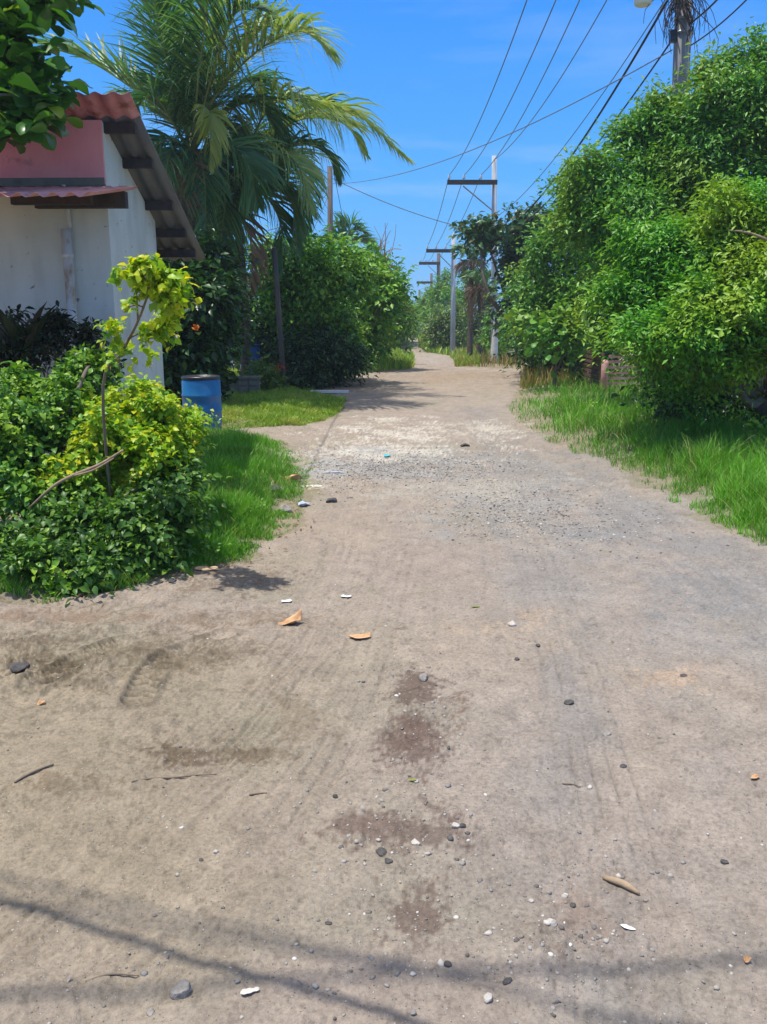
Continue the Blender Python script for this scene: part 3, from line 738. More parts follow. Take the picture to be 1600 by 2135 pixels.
tree("sea_almond", "dark reddish-green tree with layered boughs behind the crossarm pole", "tree", gnd(1085, 31), 0.15,
     [L(1090, 462, 31, 38, 26), L(1010, 486, 31, 34, 14), L(1068, 522, 31, 36, 30), L(1120, 500, 31, 40, 50), L(1092, 590, 31, 46, 42), L(1000, 478, 31, 38, 10), L(1082, 640, 30.6, 24, 40), L(1105, 670, 30.6, 50, 50)],
     520, 14, 0.24, 'dark_leaf', None, wr=0.5, crad=0.34, tmpl=LEAFL, hollow_low=0.7)
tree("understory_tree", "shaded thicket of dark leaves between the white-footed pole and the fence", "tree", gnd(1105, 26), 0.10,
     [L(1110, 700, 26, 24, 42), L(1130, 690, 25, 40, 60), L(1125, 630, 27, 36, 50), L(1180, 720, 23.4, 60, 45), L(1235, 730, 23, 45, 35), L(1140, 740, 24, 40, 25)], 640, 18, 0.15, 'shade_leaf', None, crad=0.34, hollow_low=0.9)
tree("thorn_tree", "low dark round-topped tree just left of the slim crossarm pole", "tree", gnd(928, 55), 0.11,
     [L(925, 672, 54, 22, 18), L(915, 690, 54, 15, 14), L(938, 690, 54, 14, 16)], 260, 18, 0.24, 'olive_leaf', None, crad=0.5, hollow_low=0.8)
far_r = [(925, 610, 66, 26, 40, 'right_leaf_far', "hazy green tree standing behind the slim crossarm pole"), (895, 640, 82, 20, 30, 'right_leaf_far', "small far tree right of where the road ends"), (878, 655, 105, 14, 24, 'hedge_leaf', "farthest little tree at the right of the road's end"), (985, 610, 57, 36, 36, 'right_leaf_far', "feathery green tree between the slim pole and the fan palms"), (1040, 690, 40, 26, 40, 'hedge_leaf', "light green sapling left of the whitewashed pole foot"), (962, 668, 54, 18, 34, 'olive_leaf', "shadowy bush behind the foot of the slim crossarm pole"), (1012, 680, 47, 36, 45, 'shade_leaf', "dark thicket behind the two fan palms")]
for px, py, D, rx, ry, mt, lb in far_r:
    s = ppm(D, 2)
    tree("roadside_tree", lb, "tree", gnd(px, D), 0.12, [L(px, py - ry * .35, D, rx * .8, ry * .65), L(px - rx * .5, py + ry * .25, D, rx * .65, ry * .7), L(px + rx * .5, py + ry * .3, D - 1, rx * .65, ry * .7)],
         300, 18, max(0.14, 2.6 / s * 2), mt, "trees far along the right of the road", crad=max(0.3, 9 / s), hollow_low=0.9)

# ------------------------------------------------------------------ trees left of the road
GL = "trees lining the left of the road"
tree("roadside_tree", "bushy tree right of the leaning wooden post, tallest of the left row", "tree", gnd(625, 22.5), 0.14,
     [L(640, 540, 22.5, 75, 60), L(590, 580, 22.5, 60, 85), L(690, 590, 22.5, 62, 65), L(620, 670, 23.4, 65, 75), L(680, 690, 23.6, 55, 65), L(640, 750, 23.6, 62, 45), L(700, 745, 24, 42, 38)],
     1500, 22, 0.14, 'hedge_leaf', GL, wr=0.55, crad=0.3, hollow_low=0.9)
tree("roadside_tree", "green tree under the distant palm top, second of the left row", "tree", gnd(735, 28), 0.14,
     [L(725, 555, 28, 62, 48), L(770, 600, 28, 45, 50), L(735, 640, 28.6, 58, 58), L(715, 700, 29, 50, 50), L(765, 680, 29.4, 42, 52)],
     1100, 20, 0.19, 'hedge_leaf', GL, wr=0.55, crad=0.34, hollow_low=0.9)
tree("roadside_tree", "olive-green tree with dry twigs above it, third of the left row", "tree", gnd(775, 36), 0.13,
     [L(790, 590, 36, 36, 46), L(775, 650, 36, 42, 50), L(805, 660, 37, 30, 45), L(760, 700, 34, 38, 40)],
     800, 20, 0.21, 'olive_leaf', GL, wr=0.5, crad=0.42, hollow_low=0.9)
tree("roadside_tree", "far green tree at the end of the left row before the road's crest", "tree", gnd(820, 58), 0.13,
     [L(828, 640, 58, 22, 36), L(812, 670, 56, 24, 30), L(840, 670, 60, 15, 28)], 460, 18, 0.28, 'hedge_leaf', GL, crad=0.6, hollow_low=0.9)
tree("roadside_tree", "little blue-green tree beyond the road's crest on its left", "tree", gnd(846, 95), 0.15,
     [L(846, 655, 95, 12, 22), L(838, 670, 95, 12, 22)], 200, 16, 0.42, 'right_leaf_far', GL, crad=0.9, hollow_low=0.9)
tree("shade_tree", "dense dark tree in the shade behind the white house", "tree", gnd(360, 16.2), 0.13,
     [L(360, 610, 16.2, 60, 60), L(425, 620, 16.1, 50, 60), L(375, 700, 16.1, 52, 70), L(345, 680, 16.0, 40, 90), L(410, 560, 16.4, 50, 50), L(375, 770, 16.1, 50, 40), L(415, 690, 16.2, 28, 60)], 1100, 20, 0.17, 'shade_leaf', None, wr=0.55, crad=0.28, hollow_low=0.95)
tree("leafy_shrub", "glossy shrub between the dark tree and the pink wall, beneath the palms", "shrub", gnd(448, 16.6), 0.045,
     [L(452, 620, 16.6, 32, 42), L(458, 680, 16.6, 22, 40), L(440, 725, 16.6, 20, 35)], 380, 16, 0.10, 'hedge_leaf', None, wr=0.6, crad=0.2, hollow_low=0.9)
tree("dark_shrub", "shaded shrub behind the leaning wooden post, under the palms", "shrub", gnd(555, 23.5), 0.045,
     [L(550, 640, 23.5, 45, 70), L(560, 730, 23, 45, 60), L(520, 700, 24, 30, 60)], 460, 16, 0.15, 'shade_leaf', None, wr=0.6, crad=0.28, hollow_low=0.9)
tree("dark_shrub", "very dark thicket added as shade under the left-hand trees right of the leaning post", "shrub", gnd(650, 21.6), .045,
     [L(655, 735, 21.5, 50, 44), L(612, 745, 21.4, 36, 46), L(700, 745, 21.8, 42, 42), L(640, 770, 21.3, 62, 30)], 900, 18, .12, 'shade_leaf', None, wr=.5, crad=.2, hollow_low=.9)  # thicket added for the dark under the trees, shade put into leaf colour
# dry twigs standing out of the third tree
mb = MB()
for k in range(16):
    b = at(785 + rng.normal() * 10, 560 + rng.normal() * 14, 35.5); e = at(800 + rng.normal() * 18, 505 + rng.normal() * 22, 35.5)
    mb.tube(catmull([b, (b + e) / 2 + rng.normal(size=3) * .12, e], 5), [0.022, 0.008], 4)
for a, b_ in (((800, 530), (838, 520)), ((805, 545), (832, 580)), ((800, 520), (815, 480))):
    mb.tube(catmull([at(*a, 35.5), at((a[0] + b_[0]) / 2, (a[1] + b_[1]) / 2 - 6, 35.5), at(*b_, 35.5)], 6), [0.025, 0.01], 4)
tag(mb.build("dead_branch", M['twig'], None, origin=at(785, 560, 35.5)), "pale bare twigs sticking out above the olive-green tree on the left", "branch")

# ------------------------------------------------------------------ palms
def frond(parent, pts, ln=0.75, mat='palm_leaf', n=96, droop=0.55, vee=0.35, wid=0.082, rr=0.028, name="frond", s0=0.12, nseg=4):
    """a feather leaf: midrib through the points, a row of drooping leaflets down each side"""
    P = catmull(pts, n + 1); T = nrm(np.gradient(P, axis=0))
    s = np.linspace(0, 1, n + 1)
    mb = MB(); mb.tube(P, [rr, rr * .6, rr * .2], 5)
    rb = np.array(mb.v); rf = mb.f
    keep = s > s0
    Pk, Tk, sk = P[keep], T[keep], (s[keep] - s0) / (1 - s0)
    upv = np.tile(np.array([0, 0, 1.0]), (len(Pk), 1)) + 0.15 * rng.normal(size=(1, 3))
    S = nrm(np.cross(Tk, upv + 0.001)); N = nrm(np.cross(S, Tk))
    VV, FF, b = [], [], 0
    for side in (-1, 1):
        m = len(Pk)
        a = np.radians(38 + 22 * sk) + rng.normal(size=m) * 0.07
        d0 = S * side * np.cos(a)[:, None] * 1.0 + Tk * np.sin(a)[:, None] + N * (vee * (1 - 0.5 * sk) + 0.08 * rng.normal(size=m))[:, None]
        d0 = nrm(d0 + 0.11 * rng.normal(size=(m, 3)))
        le = 1.06 * ln * (1.2 if 17 < P[0][1] < 21 else 1) * (0.30 + 0.85 * np.sin(np.pi * np.clip(sk * 0.86 + 0.13, 0, 1)) ** 0.8) * (0.85 + 0.3 * rng.random(m)) * (1 - 0.45 * sk ** 3) * np.where(rng.random(m) < 0.10, 0.35, 1.0)
        dg = np.clip(droop * (0.55 + 0.75 * rng.random(m)), 0, 0.95)
        wdir = nrm(np.cross(d0, N)) * 0.6 + N * 0.55 * side
        pos = Pk.copy(); rows = []
        for k in range(nseg + 1):
            u = k / nseg
            ww = wid * (0.35 + 1.1 * u) if u < 0.3 else wid * (1.0 - u) ** 0.7 * 1.1 + 0.002
            rows.append((pos - wdir * ww / 2, pos + wdir * ww / 2))
            g = (dg * (u + 0.12))[:, None]
            dd = nrm(d0 * (1 - g) + np.array([0, 0, -1.0]) * g)
            pos = pos + dd * (le / nseg)[:, None]
        vv = np.stack([q for r_ in rows for q in r_], 1)
        kk = 2 * (nseg + 1)
        tf = np.array([(2 * i, 2 * i + 1, 2 * i + 3, 2 * i + 2) for i in range(nseg)])
        FF.append((tf[None] + (np.arange(m) * kk)[:, None, None] + b).reshape(-1, 4)); VV.append(vv.reshape(-1, 3)); b += m * kk
    o = mk(name, np.vstack(VV), np.vstack(FF), M[mat], parent)
    mk("midrib", rb, rf, M['rachis'] if mat != 'palm_dead' else M['twig'], o, smooth=True)
    return o

def pxs(D, *pp):
    out = []
    for q in pp:
        out.append(at(q[0], q[1], D + (q[2] if len(q) > 2 else 0)))
    return out

def palm_trunk(root, base, top, r=0.15, bend=(0, 0, 0)):
    mb = MB()
    p = catmull([base - np.array([0, 0, .1]), base + (top - base) * .5 + np.array(bend), top], 30)
    rad = r * (1.25 - 0.45 * np.linspace(0, 1, 30) ** .5) * (1 + 0.05 * np.sin(np.arange(30) * 2.4))
    mb.tube(p, rad, 12)
    mb.build("trunk", M['palm_bark'], root, smooth=True)

DA = 18.0
bA = gnd(437, DA + .8)
pa = thing("coconut_palm", "tall coconut palm behind the white house, its fronds reaching past the top of the picture", "palm", bA, "coconut palms behind the house")
cA = at(398, 330, DA)
palm_trunk(pa, bA, cA, 0.17, (-.15, 0, 0))
for pts, ln, kw in (
    (pxs(DA, (396, 320), (380, 210, -.2), (362, 100, -.5), (350, -30, -1.0)), 0.95, dict(droop=.35)),
    (pxs(DA, (400, 315), (425, 180, .3), (452, 60, .4), (470, -60, .3)), 0.9, dict(droop=.4)),
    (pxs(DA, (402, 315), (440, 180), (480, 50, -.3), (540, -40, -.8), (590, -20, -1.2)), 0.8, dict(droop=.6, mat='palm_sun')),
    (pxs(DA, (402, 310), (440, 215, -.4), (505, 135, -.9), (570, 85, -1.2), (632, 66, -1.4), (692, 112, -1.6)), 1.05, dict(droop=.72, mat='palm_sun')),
    (pxs(DA, (392, 315), (350, 240, -.2), (285, 190, -.4), (210, 140, -.4), (140, 105, -.3), (62, 84, 0)), 0.8, dict(droop=.45, vee=.5)),
    (pxs(DA, (394, 318), (360, 255, .5), (300, 220, 1.0), (250, 230, 1.4), (215, 290, 1.6)), 0.7, dict(droop=.6)),
    (pxs(DA, (394, 325), (362, 290, -.5), (332, 300, -.9), (305, 350, -1.1)), 0.55, dict(droop=.5, n=46)),
    (pxs(DA, (396, 325), (372, 300, -.5), (352, 330, -.9), (345, 390, -1.1), (352, 450, -1.2)), 0.6, dict(droop=.6, n=56)),
    (pxs(DA, (402, 318), (420, 262, -.7), (436, 232, -1.3), (440, 262, -1.5), (437, 350, -1.55)), 0.46, dict(droop=.8, mat='palm_yellow', n=80, s0=.42)),
    (pxs(DA, (402, 320), (450, 250, .4), (520, 215, .6), (570, 260, .8), (600, 350, .9)), 0.8, dict(droop=.75)),
    (pxs(DA, (400, 325), (430, 270, .8), (470, 260, 1.4), (500, 320, 1.7), (510, 420, 1.8)), 0.8, dict(droop=.7)),
    (pxs(DA, (398, 335), (385, 330, -.5), (378, 400, -.8), (380, 500, -.9)), 0.55, dict(droop=.7, mat='palm_dead', n=50)),
    (pxs(DA, (400, 335), (415, 320, -.5), (428, 390, -.7), (430, 520, -.8)), 0.6, dict(droop=.75)),
    (pxs(DA, (398, 310), (400, 200, .5), (415, 90, 1.2), (425, -20, 1.8)), 0.85, dict(droop=.4)),
    (pxs(DA, (396, 312), (362, 180, -.5), (335, 70, -1.3), (318, -40, -2.0)), 0.8, dict(droop=.5)),
    (pxs(DA, (396, 312), (368, 190, .2), (336, 90, .3), (300, 10, .3), (280, -60, .2)), 0.95, dict(droop=.45)),
    (pxs(DA, (400, 312), (412, 180, -.9), (425, 70, -1.8), (440, -40, -2.6)), 1.0, dict(droop=.45)),
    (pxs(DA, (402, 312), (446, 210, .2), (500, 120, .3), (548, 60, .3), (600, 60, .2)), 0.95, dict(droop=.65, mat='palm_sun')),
    (pxs(DA, (398, 312), (388, 190, .6), (380, 80, 1.3), (376, -50, 2.0)), 0.95, dict(droop=.35)),
    (pxs(DA, (400, 312), (430, 200, -.6), (455, 110, -1.2), (490, 30, -1.6), (540, 10, -2)), 0.9, dict(droop=.6)),
    (pxs(DA, (396, 318), (358, 250, -.7), (320, 200, -1.3), (285, 230, -1.6), (275, 300, -1.7)), 0.75, dict(droop=.6)),
    (pxs(DA, (402, 318), (440, 240, 1.0), (490, 180, 1.6), (540, 180, 2.0), (575, 250, 2.3)), 0.85, dict(droop=.65)),
    (pxs(DA, (398, 335), (370, 340, .4), (350, 400, .8), (345, 500, .9)), 0.8, dict(droop=.75)),
    (pxs(DA, (402, 330), (440, 320, .6), (470, 370, .9), (475, 480, 1.0)), 0.85, dict(droop=.75)),
    (pxs(DA, (398, 335), (400, 330, .8), (405, 400, 1.3), (402, 530, 1.4)), 0.85, dict(droop=.8)),
    (pxs(DA, (402, 328), (460, 300, -.2), (510, 330, -.4), (540, 430, -.4)), 0.85, dict(droop=.8))):
    frond(pa, pts, ln, **kw)

DB = 19.4
bB = gnd(506, DB + 1)
pb = thing("coconut_palm", "shorter coconut palm with a frond arching out over the road", "palm", bB, "coconut palms behind the house")
cB = at(492, 440, DB)
palm_trunk(pb, bB, cB, 0.10, (.1, 0, 0))
for pts, ln, kw in (
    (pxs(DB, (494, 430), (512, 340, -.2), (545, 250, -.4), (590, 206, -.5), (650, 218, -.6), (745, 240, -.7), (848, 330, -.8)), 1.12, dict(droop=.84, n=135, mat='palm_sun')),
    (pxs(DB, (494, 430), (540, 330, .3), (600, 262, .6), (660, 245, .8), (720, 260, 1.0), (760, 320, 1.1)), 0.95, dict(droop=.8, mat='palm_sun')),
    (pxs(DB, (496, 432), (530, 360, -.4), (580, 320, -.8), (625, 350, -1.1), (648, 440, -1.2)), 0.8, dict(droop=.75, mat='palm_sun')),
    (pxs(DB, (496, 435), (530, 385, .2), (575, 375, .4), (610, 430, .5), (618, 520, .5)), 0.8, dict(droop=.75)),
    (pxs(DB, (490, 435), (460, 350, -.4), (425, 320, -.9), (400, 370, -1.2), (385, 470, -1.3)), 0.75, dict(droop=.75)),
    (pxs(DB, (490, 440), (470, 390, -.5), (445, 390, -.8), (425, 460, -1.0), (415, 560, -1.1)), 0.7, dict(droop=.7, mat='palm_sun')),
    (pxs(DB, (492, 442), (482, 410, -.5), (470, 430, -.9), (462, 510, -1.0), (470, 600, -1.1)), 0.7, dict(droop=.7)),
    (pxs(DB, (492, 430), (480, 340, .5), (455, 280, 1.0), (420, 270, 1.4)), 0.75, dict(droop=.6)),
    (pxs(DB, (494, 430), (505, 340, .6), (520, 290, 1.2), (560, 300, 1.7), (590, 380, 2.0)), 0.8, dict(droop=.7)),
    (pxs(DB, (490, 440), (450, 410, -.9), (400, 430, .9), (375, 500, 1.1)), 0.75, dict(droop=.65)),
    (pxs(DB, (492, 445), (505, 455, -.3), (525, 520, -.5), (520, 620, -.6)), 0.6, dict(droop=.8, mat='palm_dead', n=50)),
    (pxs(DB, (490, 445), (478, 460, .2), (455, 520, .3), (448, 590, .3)), 0.6, dict(droop=.8)),
    (pxs(DB, (496, 440), (545, 400, .8), (600, 410, 1.3), (635, 480, 1.6)), 0.8, dict(droop=.7)),
    (pxs(DB, (494, 436), (560, 340, -.2), (620, 300, -.3), (680, 320, -.4), (705, 372, -.4)), 0.7, dict(droop=.85)),
    (pxs(DB, (494, 436), (540, 350, 1.2), (590, 330, 1.8), (630, 380, 2.2), (645, 470, 2.3)), 0.85, dict(droop=.8)),
    (pxs(DB, (494, 440), (520, 400, .6), (555, 410, .9), (585, 470, 1.1), (590, 570, 1.2)), 0.85, dict(droop=.8)),
    (pxs(DB, (490, 440), (465, 400, .8), (440, 430, 1.2), (430, 540, 1.3)), 0.85, dict(droop=.8)),
    (pxs(DB, (494, 440), (490, 415, .9), (485, 470, 1.3), (488, 580, 1.4)), 0.8, dict(droop=.8)),
    (pxs(DB, (494, 434), (560, 300, .9), (620, 230, 1.5), (665, 215, 1.9), (690, 240, 2.0)), 0.8, dict(droop=.8))):
    frond(pb, pts, ln, **kw)

# palm top beyond the left trees
DC = 40
bC = gnd(722, DC); cC = at(722, 512, DC)
pc = thing("coconut_palm", "distant palm top showing above the left-hand trees beside the bare pole", "palm", bC)
palm_trunk(pc, bC, cC, 0.16)
for a, ln_, lift in ((-165, 55, 10), (-140, 50, 42), (-115, 55, 55), (-90, 58, 58), (-70, 58, 56), (-45, 55, 45), (-15, 60, 20), (170, 58, 4), (5, 55, 0)):
    dx, dy = math.cos(R(a)) * ln_, -abs(math.sin(R(a))) * ln_
    frond(pc, pxs(DC, (722, 512), (722 + dx * .5, 512 + dy * .7 - 4), (722 + dx, 512 + dy * .85 + 6)), 0.8, n=30, droop=.5, wid=.09, nseg=3)
# two fan palms with dead skirts by the crossarm pole
for px, py, D, lb in ((984, 545, 43, "scrubby fan palm with a skirt of dead fronds right of the slim crossarm pole"), (1003, 600, 42, "shorter fan palm hung with rusty dead fronds beside the white-footed pole")):
    b_ = gnd(px - 2, D); c_ = at(px, py, D)
    p_ = thing("fan_palm", lb, "palm", b_, "fan palms with dead skirts")
    palm_trunk(p_, b_, c_, 0.13)
    for k in range(11):
        a = 2 * math.pi * k / 11 + 0.2; rad = 0.85 + 0.2 * rng.random()
        t1 = c_ + np.array([math.cos(a) * rad * .55, math.sin(a) * rad * .5, .45 + .3 * rng.random()]); t2 = c_ + np.array([math.cos(a) * rad, math.sin(a) * rad, .45 * rng.random() + .1])
        frond(p_, [c_, t1, t2], 0.5, n=22, droop=.35, wid=.09, nseg=3)
    for k in range(12):
        a = 2 * math.pi * k / 12; dn = 0.7 + 1.1 * rng.random()
        t1 = c_ + np.array([math.cos(a) * .5, math.sin(a) * .5, -.1]); t2 = c_ + np.array([math.cos(a) * .45, math.sin(a) * .45, -dn])
        frond(p_, [c_, t1, t2], 0.5, 'palm_dead', n=18, droop=.7, wid=.09, nseg=3, name="dead_frond")

# ------------------------------------------------------------------ the white house
vdir = nrm(np.array([60 / F, 1.0, 0])); udir = np.array([vdir[1], -vdir[0], 0]); ZU = np.array([0, 0, 1.0])
C0 = at(228, 480, 9.0); C0[2] = 0
def HP(u, v, z): return C0 + udir * u + vdir * v + ZU * z
house = thing("house", "small white-walled house with a pink upper front and a tin roof", "house", HP(0, 0, 0))
fr, bk = at(270, 196, 8.72), at(405, 541, 11.5)                # right-hand edge of the roof, front and back
u_r = float(np.dot(fr - C0, udir)); v_f = float(np.dot(fr - C0, vdir)); z_f = fr[2]
v_b = float(np.dot(bk - C0, vdir)); z_b = bk[2]
slope = (z_b - z_f) / (v_b - v_f)
def roof_z(v): return z_f + slope * (v - v_f)
fc = at(317, 620, 10.5)
v_w = 1.62                                                     # depth of the side wall
WID = 5.2
drop = 0.045                                                    # purlin depth under the sheets
def wt(v): return roof_z(v) - drop
PB, PT = at(120, 384, 9.0)[2], wt(0)                           # pink band: bottom, top
t_ = 0.15
mb = MB()
mb.add([HP(-WID, 0, -.1), HP(0, 0, -.1), HP(0, 0, PB), HP(-WID, 0, PB), HP(-WID, t_, -.1), HP(-t_, t_, -.1), HP(-t_, t_, PB), HP(-WID, t_, PB)], [(0, 1, 2, 3), (7, 6, 5, 4), (0, 3, 7, 4)])
mb.add([HP(0, 0, -.1), HP(0, v_w, -.1), HP(0, v_w, wt(v_w)), HP(0, 0, wt(0)), HP(-t_, t_, -.1), HP(-t_, v_w, -.1), HP(-t_, v_w, wt(v_w)), HP(-t_, t_, wt(t_))], [(0, 1, 2, 3), (7, 6, 5, 4), (2, 6, 7, 3)])
mb.add([HP(0, v_w, -.1), HP(-WID, v_w, -.1), HP(-WID, v_w, wt(v_w)), HP(0, v_w, wt(v_w))], [(0, 1, 2, 3)])
mb.add([HP(-WID, v_w, -.1), HP(-WID, 0, -.1), HP(-WID, 0, wt(0)), HP(-WID, v_w, wt(v_w))], [(0, 1, 2, 3)])
wall = mb.build("wall", M['wall'], house)
pk = MB(); pk.box((HP(-WID, -.012, 0) + HP(-.003, -.012, 0)) / 2 + ZU * (PB + PT) / 2, (WID, .03, PT - PB), udir, vdir)
pk.build("pink_front", M['pink_paint'], house)
st = MB(); st.box((HP(-WID, -.016, 0) + HP(-.006, -.016, 0)) / 2 + ZU * (PB + .02), (WID, .034, .075), udir, vdir)
st.build("flashing_strip", M['block'], house)

def corrugated(u0, u1, va, vb, za, zb, wl, amp, nv=6, thick=.004, zoff=0):
    nu = int((u1 - u0) / wl * 12)
    us = np.linspace(u0, u1, nu); vs = np.linspace(0, 1, nv)
    V_, F_ = [], []
    for lay in (0, 1):
        for q in vs:
            for u in us:
                V_.append(HP(u, va + (vb - va) * q, za + (zb - za) * q + amp * math.sin(2 * math.pi * u / wl) - lay * thick + zoff))
    n_ = nu * nv
    for i in range(nv - 1):
        for j in range(nu - 1):
            a = i * nu + j
            F_.append((a, a + 1, a + nu + 1, a + nu)); F_.append((n_ + a + nu, n_ + a + nu + 1, n_ + a + 1, n_ + a))
    for j in range(nu - 1):
        F_.append((j, n_ + j, n_ + j + 1, j + 1)); a = (nv - 1) * nu + j; F_.append((a, a + 1, n_ + a + 1, n_ + a))
    for i in range(nv - 1):
        a = i * nu; F_.append((a, a + nu, n_ + a + nu, n_ + a)); a += nu - 1; F_.append((a, n_ + a, n_ + a + nu, a + nu))
    return V_, F_
v_mid = v_f + 0.42
rf = mk("roof", *corrugated(-WID - .3, u_r, v_mid - .12, v_b, roof_z(v_mid - .12), z_b, .17, .02), M['grey_sheet'], house, smooth=True)
mk("ridge_sheet", *corrugated(-WID - .3, u_r, v_f, v_mid, z_f + .010, roof_z(v_mid) + .010, .17, .014), M['red_sheet'], rf, smooth=True)
for px, py in ((250, 250), (290, 345), (328, 433), (350, 490), (378, 532)):
    lo, hi = .07, v_b                                          # find the purlin row whose end shows at this height in the photograph
    for _ in range(40):
        mv = (lo + hi) / 2
        if project(HP(u_r - .1, mv, roof_z(mv) - .09))[1] < py: lo = mv
        else: hi = mv
    pm = MB(); pm.box(HP((u_r - .06 - WID) / 2, mv, roof_z(mv) - .07), (u_r - .06 + WID, .065, .095), udir, vdir)
    pm.build("purlin", M['arm_wood'], rf)
# awning over the front
a_fr, a_bk = at(182, 405, 7.55), at(291, 394, 9.0)
ua = float(np.dot(a_bk - C0, udir)); va = float(np.dot(a_fr - C0, vdir))
aw = mk("awning", *corrugated(-WID, ua, va, .0 - .02, a_fr[2], a_bk[2] + .01, .15, .018), M['red_sheet'], house, smooth=True)
bm_ = MB(); bm_.box(HP((ua - .06 - .62) / 2, -.22, a_bk[2] - .13), (ua - .06 + .62, .09, .15), udir, vdir)
bm_.build("awning_beam", M['arm_wood'], aw)
b2 = MB(); b2.box(HP(-.33, -.55, a_bk[2] - .155), (.75, .08, .11), udir, vdir); b2.build("awning_rafter", M['arm_wood'], aw)
# downpipe on the front wall
dp = MB()
ptop, pbot = at(137, 478, 8.94), at(152, 760, 8.94)
dpx = float(np.dot(ptop - C0, udir))
dp.tube([HP(dpx, -.07, ptop[2]), HP(dpx, -.07, 1.2), HP(dpx, -.07, 0)], .05, 12)
for zz in (ptop[2] - .25, 1.3): dp.lathe([(.058, -.02), (.058, .02)], HP(dpx, -.07, zz), 12)
dp.build("downpipe", M['pipe'], house, smooth=True)
dp = MB(); dp.tube([HP(dpx + .03, -.03, ptop[2] + .02), HP(dpx + .02, -.03, ptop[2] + .2), HP(dpx, -.03, ptop[2] + .42)], [.018, .024, .02], 8)
dp.build("pipe_stub", M['whitewash'], house, smooth=True)

# ------------------------------------------------------------------ behind the house
def drum(name, label, base, r, h, mat, group):
    t = thing(name, label, "barrel", base, group)
    prof = [(r * .93, 0), (r * .97, .02), (r * .97, h * .10), (r, h * .16), (r * 1.0, h * .34), (r * 1.03, h * .36), (r * 1.03, h * .385), (r, h * .405), (r, h * .62), (r * 1.03, h * .64), (r * 1.03, h * .665), (r, h * .685), (r * .99, h * .90), (r * .95, h * .95)]
    MB().lathe(prof, base, 36).build("body", M[mat], t, smooth=True)
    MB().lathe([(r * .955, h * .945), (r * 1.0, h * .95), (r * 1.0, h * .985), (r * .96, h), (r * .90, h), (r * .88, h * .97)], base, 36).build("lid", M['black'] if mat == 'drum' else M[mat], t, smooth=True)
    return t
d0 = gnd(413, 12.9)
drum("plastic_drum", "bright blue plastic drum with a dark lid on the grass beside the yellow shrub", d0, .285, .80, 'drum', "blue plastic drums")
drum("plastic_drum", "dark blue plastic drum in the shade behind the clipped shrub", gnd(524, 22.5), .24, .92, 'drum_dark', "blue plastic drums")
mb = MB()
wl_a, wl_b = at(340, HOR, 18.6), at(536, HOR, 18.6)
for k in range(9):
    xa = wl_a[0] + (wl_b[0] - wl_a[0]) * k / 9; xb = wl_a[0] + (wl_b[0] - wl_a[0]) * (k + 1) / 9 - .008
    for r_ in (0, 1, 2):
        mb.box(((xa + xb) / 2, 18.7 + .003 * ((k + r_) % 2), .02 + .155 * r_), (xb - xa, .18, .147))
mb.box(((wl_a[0] + wl_b[0]) / 2, 18.7, .43), (abs(wl_b[0] - wl_a[0]) + .04, .24, .05))
tag(mb.build("low_wall", M['block'], None, origin=((wl_a[0] + wl_b[0]) / 2, 18.7, 0)), "low grey block wall behind the bright blue drum", "wall")
# pink house glimpsed under the palms
pz = at(400, HOR, 27); pe = at(503, HOR, 27)
pkh = thing("house", "pink-walled building with white trim glimpsed beneath the palms", "house", ((pz[0] + pe[0]) / 2, 27, 0))
W_, H_ = pe[0] - pz[0] + 2.5, 2.25
x1 = pe[0]; x0 = x1 - W_
mb = MB(); mb.box(((x0 + x1) / 2, 28.5, H_ / 2 - .05), (W_, 3, H_ + .1)); mb.build("wall", M['pink_wall'], pkh)
xt = at(480, HOR, 26.98)[0]
mb = MB(); mb.box((xt, 26.985, .95), (.07, .06, 1.9)); mb.box((xt - .85, 26.985, .95), (.07, .06, 1.9)); mb.box((xt - .425, 26.985, 1.93), (.92, .06, .07)); dfr = mb.build("door_frame", M['white_trim'], pkh)
mb = MB(); mb.box((xt - .425, 26.99, .94), (.78, .03, 1.86)); mb.build("door", M['arm_wood'], pkh)
mb = MB(); mb.box((x1 - .09, 26.98, .55), (.06, .05, 1.0)); mb.build("meter_pipe", M['white_trim'], pkh)
mb = MB(); mb.add([(x0 - .3, 26.6, H_), (x1 + .3, 26.6, H_), (x1 + .3, 30.4, H_ + .7), (x0 - .3, 30.4, H_ + .7), (x0 - .3, 26.6, H_ + .05), (x1 + .3, 26.6, H_ + .05), (x1 + .3, 30.4, H_ + .75), (x0 - .3, 30.4, H_ + .75)], [(3, 2, 1, 0), (4, 5, 6, 7), (0, 1, 5, 4), (1, 2, 6, 5), (2, 3, 7, 6), (3, 0, 4, 7)])
mb.build("roof", M['grey_sheet'], pkh)
# clipped round shrub with red flowers
hb = gnd(550, 19.4)
hg = thing("clipped_shrub", "clipped round shrub with small red flowers at the foot of the leaning post", "shrub", hb)
(v, f), cc = crown([L(552, 800, 19.4, 38, 40), L(535, 790, 19.5, 26, 32), L(572, 792, 19.4, 22, 34), L(552, 775, 19.4, 36, 16)], 520, 18, .045, .6, .07, shell=.18, hollow_low=1.0)
mk("foliage", v, f, M['trim_leaf'], hg)
mb = MB(); limbs(mb, hb, [L(552, 795, 19.4, 20, 20), L(570, 790, 19.4, 20, 20), L(535, 790, 19.4, 20, 20)], .03); mb.build("stem", M['bark'], hg, smooth=True)
P_ = np.array([at(583 + rng.normal() * 5, 766 + rng.normal() * 4, 19.15) for _ in range(22)])
v, f = place_leaves(P_, rng.normal(size=(22, 3)) + np.array([0, -.6, .6]), rng.normal(size=(22, 3)), np.full(22, .045), np.full(22, .03), LEAFL)
mk("flower_cluster", v, f, M['red_petal'], hg)
P_ = np.array([at(411 + rng.normal() * 3, 684 + rng.normal() * 3, 15.0) for _ in range(20)])
